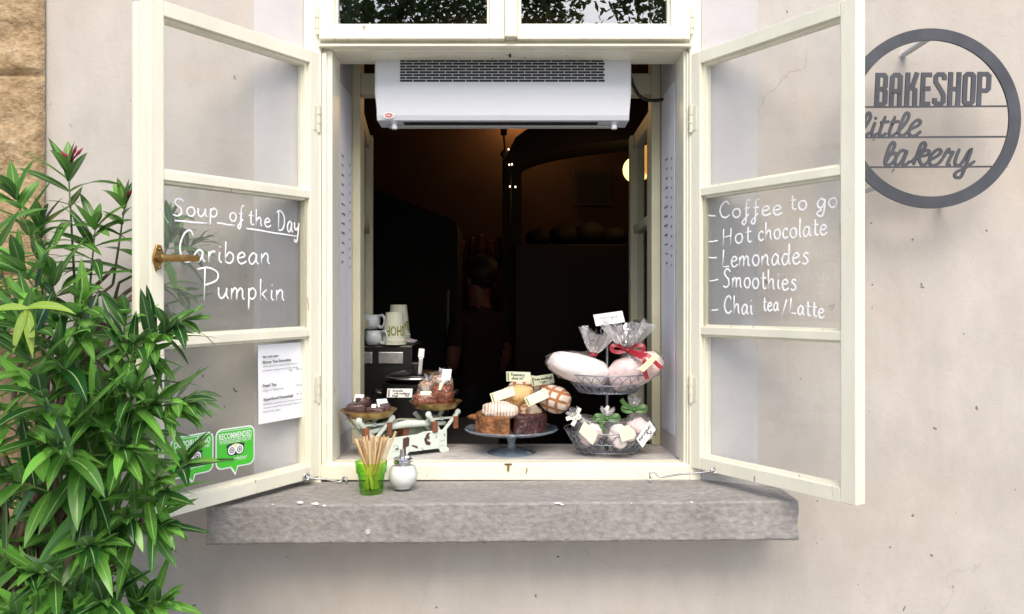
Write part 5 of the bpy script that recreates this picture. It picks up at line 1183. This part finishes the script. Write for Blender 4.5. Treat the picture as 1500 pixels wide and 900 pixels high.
bag('small_meringue_bag', at(866,635,2.425), (.048,.04,.040), R(-35), at(843,611,2.40), (-.4,-.2,.7), .025,.02, M['whiteribbon'], 'small meringue bag with a cream bow at the left of the lower basket', M['meringue'], 41,
    (V((.9,0,.1)), Z3, N0, .012, .012, [[(0,0),(-1.2,.15),(-2.7,-.1)],[(0,0),(.4,1.0),(1.1,2.3)],[(0,0),(-.4,-1.0),(-1.0,-1.9)]]), bot, .1, 4)
bag('small_meringue_bag', at(909,638,2.395), (.046,.036,.040), R(20), at(888,613,2.41), (.1,-.1,1), .035,.022, M['greenribbon'], 'small meringue bag with a green bow at the centre of the lower basket', M['meringuew'], 52,
    (X3, Z3, N0, .034, .013, [[(0,0),(-.5,-.5),(-.15,-1.3)],[(0,0),(-.7,.1),(-1.2,-.15)]]), bot, .12, 4)
bag('small_meringue_bag', at(935,628,2.45), (.050,.038,.038), R(15), at(928,600,2.45), (.1,-.1,1), .04,.02, M['greenribbon'], 'small pink meringue bag with dark green ribbon behind the meringues card', M['meringue'], 63,
    (X3, Z3, N0, .034, .014, [[(0,0),(-.8,.5),(-1.2,1.0)]]), bot, .12, 4)
label_card('price_card', ((945,635),(954.5,616.5),(950,650)), 2.33, M['whitecard'], (), 'tilted white card reading meringues in the lower wire basket', 0) if False else None
# tilted meringues card
A, B, C = at(932,643,2.325), at(951.5,616.5,2.325), at(941,656,2.325)
e = empty('price_card', C, 'tilted white card reading meringues 50 in the lower wire basket', 'label card')
ex, ey = B-A, C-A; N = V((0,-1,0)); m = MB(); m.hexa([A,B,B+ey,C],[p-N*.0012 for p in (A,B,B+ey,C)]); child_world(m, 'card', M['whitecard'], e)
m = MB(); hand(m, 'meringues', A+ex*.06+ey*.48, ex*(.86/hand_width('meringues')), -ey*.22, N, .0009, .0004); hand(m, '50,-', A+ex*.60+ey*.92, ex*(.32/hand_width('50,-')), -ey*.17, N, .0009, .0004); child_world(m, 'writing', M['ink'], e)
# labels on two small bags
for (c4, d, lb) in ((((856,617),(876,636),(848,633)),2.365,'small pale label on the meringue bag with the cream bow'),(((905,628),(922,622),(911,648)),2.345,'small pale label on the meringue bag at the centre of the lower basket')):
    A, B, C = (at(*q_, d) for q_ in c4); m = MB(); m.hexa([A,B,B+C-A,C],[p+V((0,.0012,0)) for p in (A,B,B+C-A,C)]); o = m.build('bag_label', M['card'], None, loc=C); tag(o, lb, 'label')
A, B, C = at(869,461.5,2.44), at(911.5,455.5,2.44), at(873,478,2.44)
e = empty('name_card', C, 'white card clipped to the top of the wire basket stand', 'label card'); ex, ey = B-A, C-A; N = V((0,-1,0))
m = MB(); m.hexa([A,B,B+ey,C],[p-N*.0012 for p in (A,B,B+ey,C)]); child_world(m, 'card', M['whitecard'], e)
m = MB(); hand(m, 'meringue', A+ex*.2+ey*.5, ex*(.6/hand_width('meringue')), -ey*.16, N, .0006, .0004); child_world(m, 'writing', M['greyink'], e)

# ------------------------------------------------------------------ green glass of stirrers, sugar shaker on the stone sill
def sill_z(x): return SILLZ+.0075*x+.0015
gx, gy = -.388, -.135; gz = sill_z(gx)+.001
gg = empty('green_glass', (gx,gy,gz), 'green glass tumbler holding wooden stirrers on the left of the stone sill', 'tumbler')
m = MB(); octo = lambda i, t: 1+(.02*cos(9*t) if 1 <= i <= 4 else 0)
m.lathe([(.029,0),(.0315,.003),(.0325,.012),(.0365,.050),(.0375,.053),(.0420,.056),(.0445,.086),(.0425,.086),(.0400,.058),(.0350,.052),(.0305,.014),(.028,.010),(0,.010)], n=54, rfun=octo); m.build('tumbler_wall', M['greenglass'], gg, 'auto')
rn = random.Random(11); made = 0
for i in range(64):
    a = rn.uniform(0,2*pi); b0 = rn.uniform(0,.020); lean = rn.uniform(.2,1.0)
    top = rn.uniform(.128,.142); rad_t = .010+.050*lean
    p0 = V((gx+b0*cos(a+2.6), gy+b0*sin(a+2.6), gz+.0125)); d = V((rad_t*cos(a), rad_t*sin(a)*.8, top)); 
    if i == 0: d = V((.062,-.004,.158))
    m = MB(); L = d.length; m.box(-.0031,.0031,-.0009,.0009,0,L)
    if i == 0: proto = m.build('wooden_stirrer', M['wood'])
    o = proto if i == 0 else proto.copy()
    if i: COL.objects.link(o); o.scale = (1,1,L/.17*1.0)
    o.location = p0; o.rotation_euler = (d.to_track_quat('Z','Y').to_matrix() @ Matrix.Rotation(rn.uniform(0,pi),3,'Z')).to_euler()
    tag(o, 'thin wooden stirrer standing in the green glass tumbler', 'stirrer', 'wooden stirrers in the green glass')
sx_, sy_ = -.3057, -.10; sz_ = sill_z(sx_)+.001
ss = empty('sugar_shaker', (sx_,sy_,sz_), 'round glass sugar shaker with steel pouring lid beside the green glass', 'sugar shaker')
rb = .0415; prof = [(0,.0)]+[(.024,0)]+[(rb*cos(R(a)), .040+.040*sin(R(a))) for a in range(-62,57,8)]+[(.025,.075),(.025,.078)]
m = MB(); m.lathe(prof, n=48); m.build('jar', M['clearglass'], ss, True)
m = MB(); pr2 = [(0,.004),(.022,.0045)]+[((rb-.0022)*cos(R(a)), .040+.0375*sin(R(a))) for a in range(-60,50,8)]+[(0,.0685)]; m.lathe(pr2, n=40); m.build('sugar_fill', M['sugar'], ss, True)
m = MB(); m.lathe([(.0262,.074),(.0275,.075),(.0275,.079),(.0262,.080),(.0270,.081),(.0270,.086),(.024,.089),(.010,.090),(0,.090)], n=40); m.build('lid', M['chrome'], ss, 'auto')
m = MB(); m.tube([(-.002,0,.089),(-.003,0,.112)], [.0072,.0066], 16); m.tube([(-.002,0,.089),(-.002,0,.092)], .0095, 16); m.build('spout', M['chrome'], ss, 'auto')
m = MB(); m.box(.006,.018,-.006,.006,.090,.095); m.build('spout_flap', M['chrome'], ss, bevel=.002)

# ------------------------------------------------------------------ oleander
class Leaves(MB):
    def __init__(s): super().__init__(); s.cross = []; s.tone = []
    def leaf(s, b, d, up, L, w, droop, tone, n=7):
        d = d.normalized(); side = d.cross(up); side = side.normalized() if side.length > 1e-4 else d.orthogonal().normalized()
        p = V(b); o = len(s.v); cur = d; fold = random.uniform(.05,.32); tw = random.uniform(-.6,.6)
        for i in range(n+1):
            t = i/n; hw = w*(sin(pi*min(1,.04+.96*t)**.78)**.85 if t < .999 else 0)+.0006*(1-t)
            sd = (side*cos(tw*t)+side.cross(cur)*sin(tw*t)).normalized(); nn = sd.cross(cur).normalized()
            for c in (-1,-.5,0,.5,1):
                s.v.append(tuple(p+sd*(hw*c)+nn*(hw*abs(c)*fold))); s.cross.append(c); s.tone.append(tone)
            cur = (cur+V((0,0,-1))*droop/n).normalized(); p = p+cur*(L/n)
        for i in range(n):
            for j_ in range(4): a = o+i*5+j_; s.f.append((a,a+1,a+6,a+5))
    def finish(s, name, m, parent, off):
        me = bpy.data.meshes.new(name); me.from_pydata([tuple(V(p)-off) for p in s.v], [], s.f)
        for nm, arr in (('cross',s.cross),('tone',s.tone)):
            a = me.attributes.new(nm,'FLOAT','POINT'); a.data.foreach_set('value', arr)
        me.polygons.foreach_set('use_smooth', [True]*len(me.polygons)); me.materials.append(m)
        o = bpy.data.objects.new(name, me); COL.objects.link(o); o.parent = parent; return o
OB = V((-1.18,-.42,GROUND)); random.seed(21)
ol = empty('oleander_shrub', OB, 'leafy green oleander shrub with crimson buds growing in front of the left casement', 'shrub')
LV = Leaves(); ST = MB(); GS = MB()
def shoot(tip, d, n_whorl=8, size=1.0, open_=1.0, tone=None, connect=True, spread=1.0):
    tip = V(tip); d = V(d).normalized(); a = d.orthogonal().normalized(); b = d.cross(a); ph = random.uniform(0,6.28); s = 0
    for k_ in range(n_whorl):
        ang = R(min(88, (20+12*k_)*open_+random.uniform(-6,6))); L = size*min(.15, .072+.021*k_)*random.uniform(.65,1.2); base = tip-d*s
        for q in range(3):
            th = ph+k_*1.05+q*2.094+random.uniform(-.25,.25); out = a*cos(th)+b*sin(th)
            ld = d*cos(ang)+out*sin(ang)+V((0,-.12,0)); tn = tone if tone is not None else min(.9, max(0, random.gauss(.46,.34)))
            if random.random() < .012: tn = random.uniform(.95,1)
            if random.random() < .2: continue
            LV.leaf(base, ld, V((0,-.35,1)), L, size*.0128*random.uniform(.8,1.2), random.uniform(-.1,1.1), tn)
        s += (.012+.010*k_*.7)*size
    back = tip-d*(s+.05); GS.tube([tip+d*.004, tip-d*s*.5, back], [.0014,.0026,.0036], 6)
    if connect:
        mid = back*.55+V((OB.x,OB.y,back.z-.35))*.45+V((random.uniform(-.06,.06),random.uniform(-.05,.05),0)); root = V((OB.x+random.uniform(-.10,.14),OB.y+random.uniform(-.06,.1),max(GROUND+.05,back.z-.75)))
        ST.tube(smooth_pts([back,mid,root,V((OB.x+random.uniform(-.05,.05),OB.y+random.uniform(-.04,.04),GROUND))],6), [.0036,.0042,.0048,.0054,.006,.0066,.007,.0075,.008,.0085,.009,.0095,.010,.0105,.011,.0115,.012,.0125,.013][:19], 7)
KEY = [ # px, py, distance, direction, whorls, size
 (100,247,1.93,(.0,-.1,1),8,1.0),(183,300,2.03,(.15,0,1),6,.9),(22,285,1.84,(-.25,-.2,1),9,1.1),(-20,330,1.75,(-.2,-.2,1),8,1.1),(60,330,1.9,(.1,-.2,1),8,1),
 (140,330,1.97,(.2,-.2,1),7,1.0),(185,462,1.66,(.35,-.5,.75),8,.95),(246,487,1.66,(.75,-.4,.45),7,.95),(85,655,1.50,(.1,-.8,.5),9,1.12),(60,575,1.52,(-.1,-.5,.8),9,1.15),
 (150,585,1.62,(.4,-.6,.6),8,1.0),(276,672,1.66,(.55,-.15,.7),7,.95),(240,770,1.63,(.7,-.35,.05),7,.95),(240,880,1.64,(.6,-.3,.45),7,.9),(275,590,1.66,(.9,-.2,.12),7,.85),(272,468,1.67,(.85,-.15,.3),7,.85),(232,700,1.62,(.4,-.4,.6),6,.9),(190,760,1.62,(.5,-.6,.1),6,.9),(55,838,1.50,(-.1,-.7,.5),8,1.0),(205,880,1.66,(.4,-.3,.7),6,.85),
 (130,800,1.55,(.3,-.7,.3),8,1.0),(20,470,1.55,(-.3,-.5,.6),8,1.1),(40,452,1.62,(0,-.5,.9),6,1),(10,700,1.5,(-.3,-.7,.4),8,1.1),
 (120,440,1.72,(.2,-.5,.8),8,1.05),(165,530,1.68,(.3,-.5,.6),8,1),(30,390,1.68,(-.2,-.5,.8),8,1.1),(75,400,1.75,(.1,-.4,.9),8,1.05),(225,590,1.66,(.5,-.4,.5),7,.9),(200,505,1.64,(.5,-.5,.7),8,.95),(195,570,1.62,(.4,-.6,.6),8,1.0),(180,655,1.6,(.4,-.7,.3),8,1),
 (150,800,1.6,(.5,-.6,.1),6,.9),(150,880,1.55,(.3,-.7,.3),8,1),(20,900,1.48,(-.2,-.7,.5),8,1),(-30,600,1.5,(-.3,-.6,.5),8,1.1),(-30,800,1.5,(-.3,-.6,.5),8,1.1)]
for (px,py,d,dr,nw,sz) in KEY: shoot(at(px,py,d), dr, nw, sz)
for (px,py,d,dr,nw,sz) in [(296,352,2.12,(.85,.05,.45),7,.85),(262,428,2.05,(.5,-.1,-.2),6,.85),(285,580,2.06,(.75,-.05,.1),7,.85),(255,340,2.06,(.4,0,.9),5,.85),(262,480,2.06,(.4,-.1,-.6),5,.8),(230,620,2.02,(.6,0,.1),6,.85),(250,320,2.1,(.3,.0,.9),5,.8)]: shoot(at(px,py,d), dr, nw, sz)
def right_edge(py): 
    T_ = [(240,70),(300,140),(400,170),(500,175),(620,170),(720,165),(800,150),(960,170)]
    for (y0,x0),(y1,x1) in zip(T_,T_[1:]):
        if y0 <= py <= y1: return x0+(x1-x0)*(py-y0)/(y1-y0)
    return 170
for i in range(24):
    py = random.uniform(300,985); px = random.uniform(-110, right_edge(py)-15); d = random.uniform(1.52,2.08)
    if px > 80 and d > 1.68: d = random.uniform(1.55,1.66)
    shoot(at(px,py,d), (random.uniform(-.3,.5),random.uniform(-.8,-.1),random.uniform(.1,.9)), random.randint(6,9), random.uniform(.9,1.12))
# pale young leaves
yl = at(39,452,1.5)
for dd, L in (((-1,-.1,.25),.12),((-.35,-.2,-1),.11),((.35,-.2,-1.2),.12),((1,-.1,.35),.13)): LV.leaf(yl, V(dd), V((0,-.6,.6)), L*.8, .010, .8, .955)
fo = LV.finish('foliage', M['leaf'], ol, OB)
child_world(ST, 'branch', M['bark'], ol, smooth=True); child_world(GS, 'stem', M['stem'], ol, smooth=True)
def buds(px, py, d, n, s):
    c = at(px,py,d); m = MB(); rn = random.Random(n)
    m.tube([c-Z3*.03*s, c], .0022*s, 6)
    for i in range(n):
        t = -1+2*i/max(1,n-1); dr = V((t*.75, rn.uniform(-.4,.2), rn.uniform(.7,1.0))).normalized(); L = rn.uniform(.022,.050)*s
        m.tube([c, c+dr*L*.45, c+dr*L*.7, c+dr*L], [.0013*s,.0022*s,.0042*s,.0010*s], 8)
    child_world(m, 'flower_bud', M['bud'], ol, smooth=True)
buds(103,238,1.93,7,.95); buds(182,294,2.03,2,.8)

# ------------------------------------------------------------------ trees across the street (seen in the upper panes)
def tree(x, y, h, r, seed, label):
    e = empty('street_tree', (x,y,GROUND), label, 'tree', 'trees across the street'); rn = random.Random(seed)
    t = MB(); t.tube(smooth_pts([(0,0,0),(.05,.02,h*.2),(-.05,.05,h*.42),(.1,0,h*.75)],5), [.22-.011*i for i in range(16)], 10)
    for i in range(9):
        a = rn.uniform(0,6.28); z0 = h*rn.uniform(.22,.6); L = r*rn.uniform(.6,.9)
        t.tube(smooth_pts([(0,0,z0),(L*.5*cos(a),L*.5*sin(a),z0+L*.35),(L*cos(a),L*sin(a),z0+L*.5)],4), [.08,.07,.06,.055,.05,.045,.04,.03,.02], 6)
    t.build('trunk', M['trunk'], e, True)
    c = Leaves()
    for q in range(110):
        a = rn.uniform(0,6.28); u = rn.random()**.6; zc = h*rn.uniform(.22,.98); rr = r*u*(1-.5*abs(zc/h-.55)); cc = V((rr*cos(a), rr*sin(a), zc)); s = rn.uniform(.5,.95)
        for k_ in range(120):
            p = cc+V((rn.gauss(0,.42),rn.gauss(0,.42),rn.gauss(0,.30)))*s
            d = V((rn.uniform(-1,1),rn.uniform(-1,1),rn.uniform(-.7,.5))); c.leaf(p, d, V((rn.uniform(-1,1),rn.uniform(-1,1),1)), rn.uniform(.12,.22), rn.uniform(.035,.06), .3, rn.uniform(0,.9), 2)
    c.finish('crown', M['treeleaf'], e, V((0,0,0)))
tree(-2.9,-13.0,11.0,3.0,1,'tall leafy street tree reflected in the left upper pane')
tree(-.3,-14.5,11.5,2.2,2,'tall leafy street tree reflected beside the mullion')
tree(4.0,-13.5,10.5,2.5,3,'leafy street tree reflected in the right upper pane beside open sky')
bpy.context.view_layer.update()
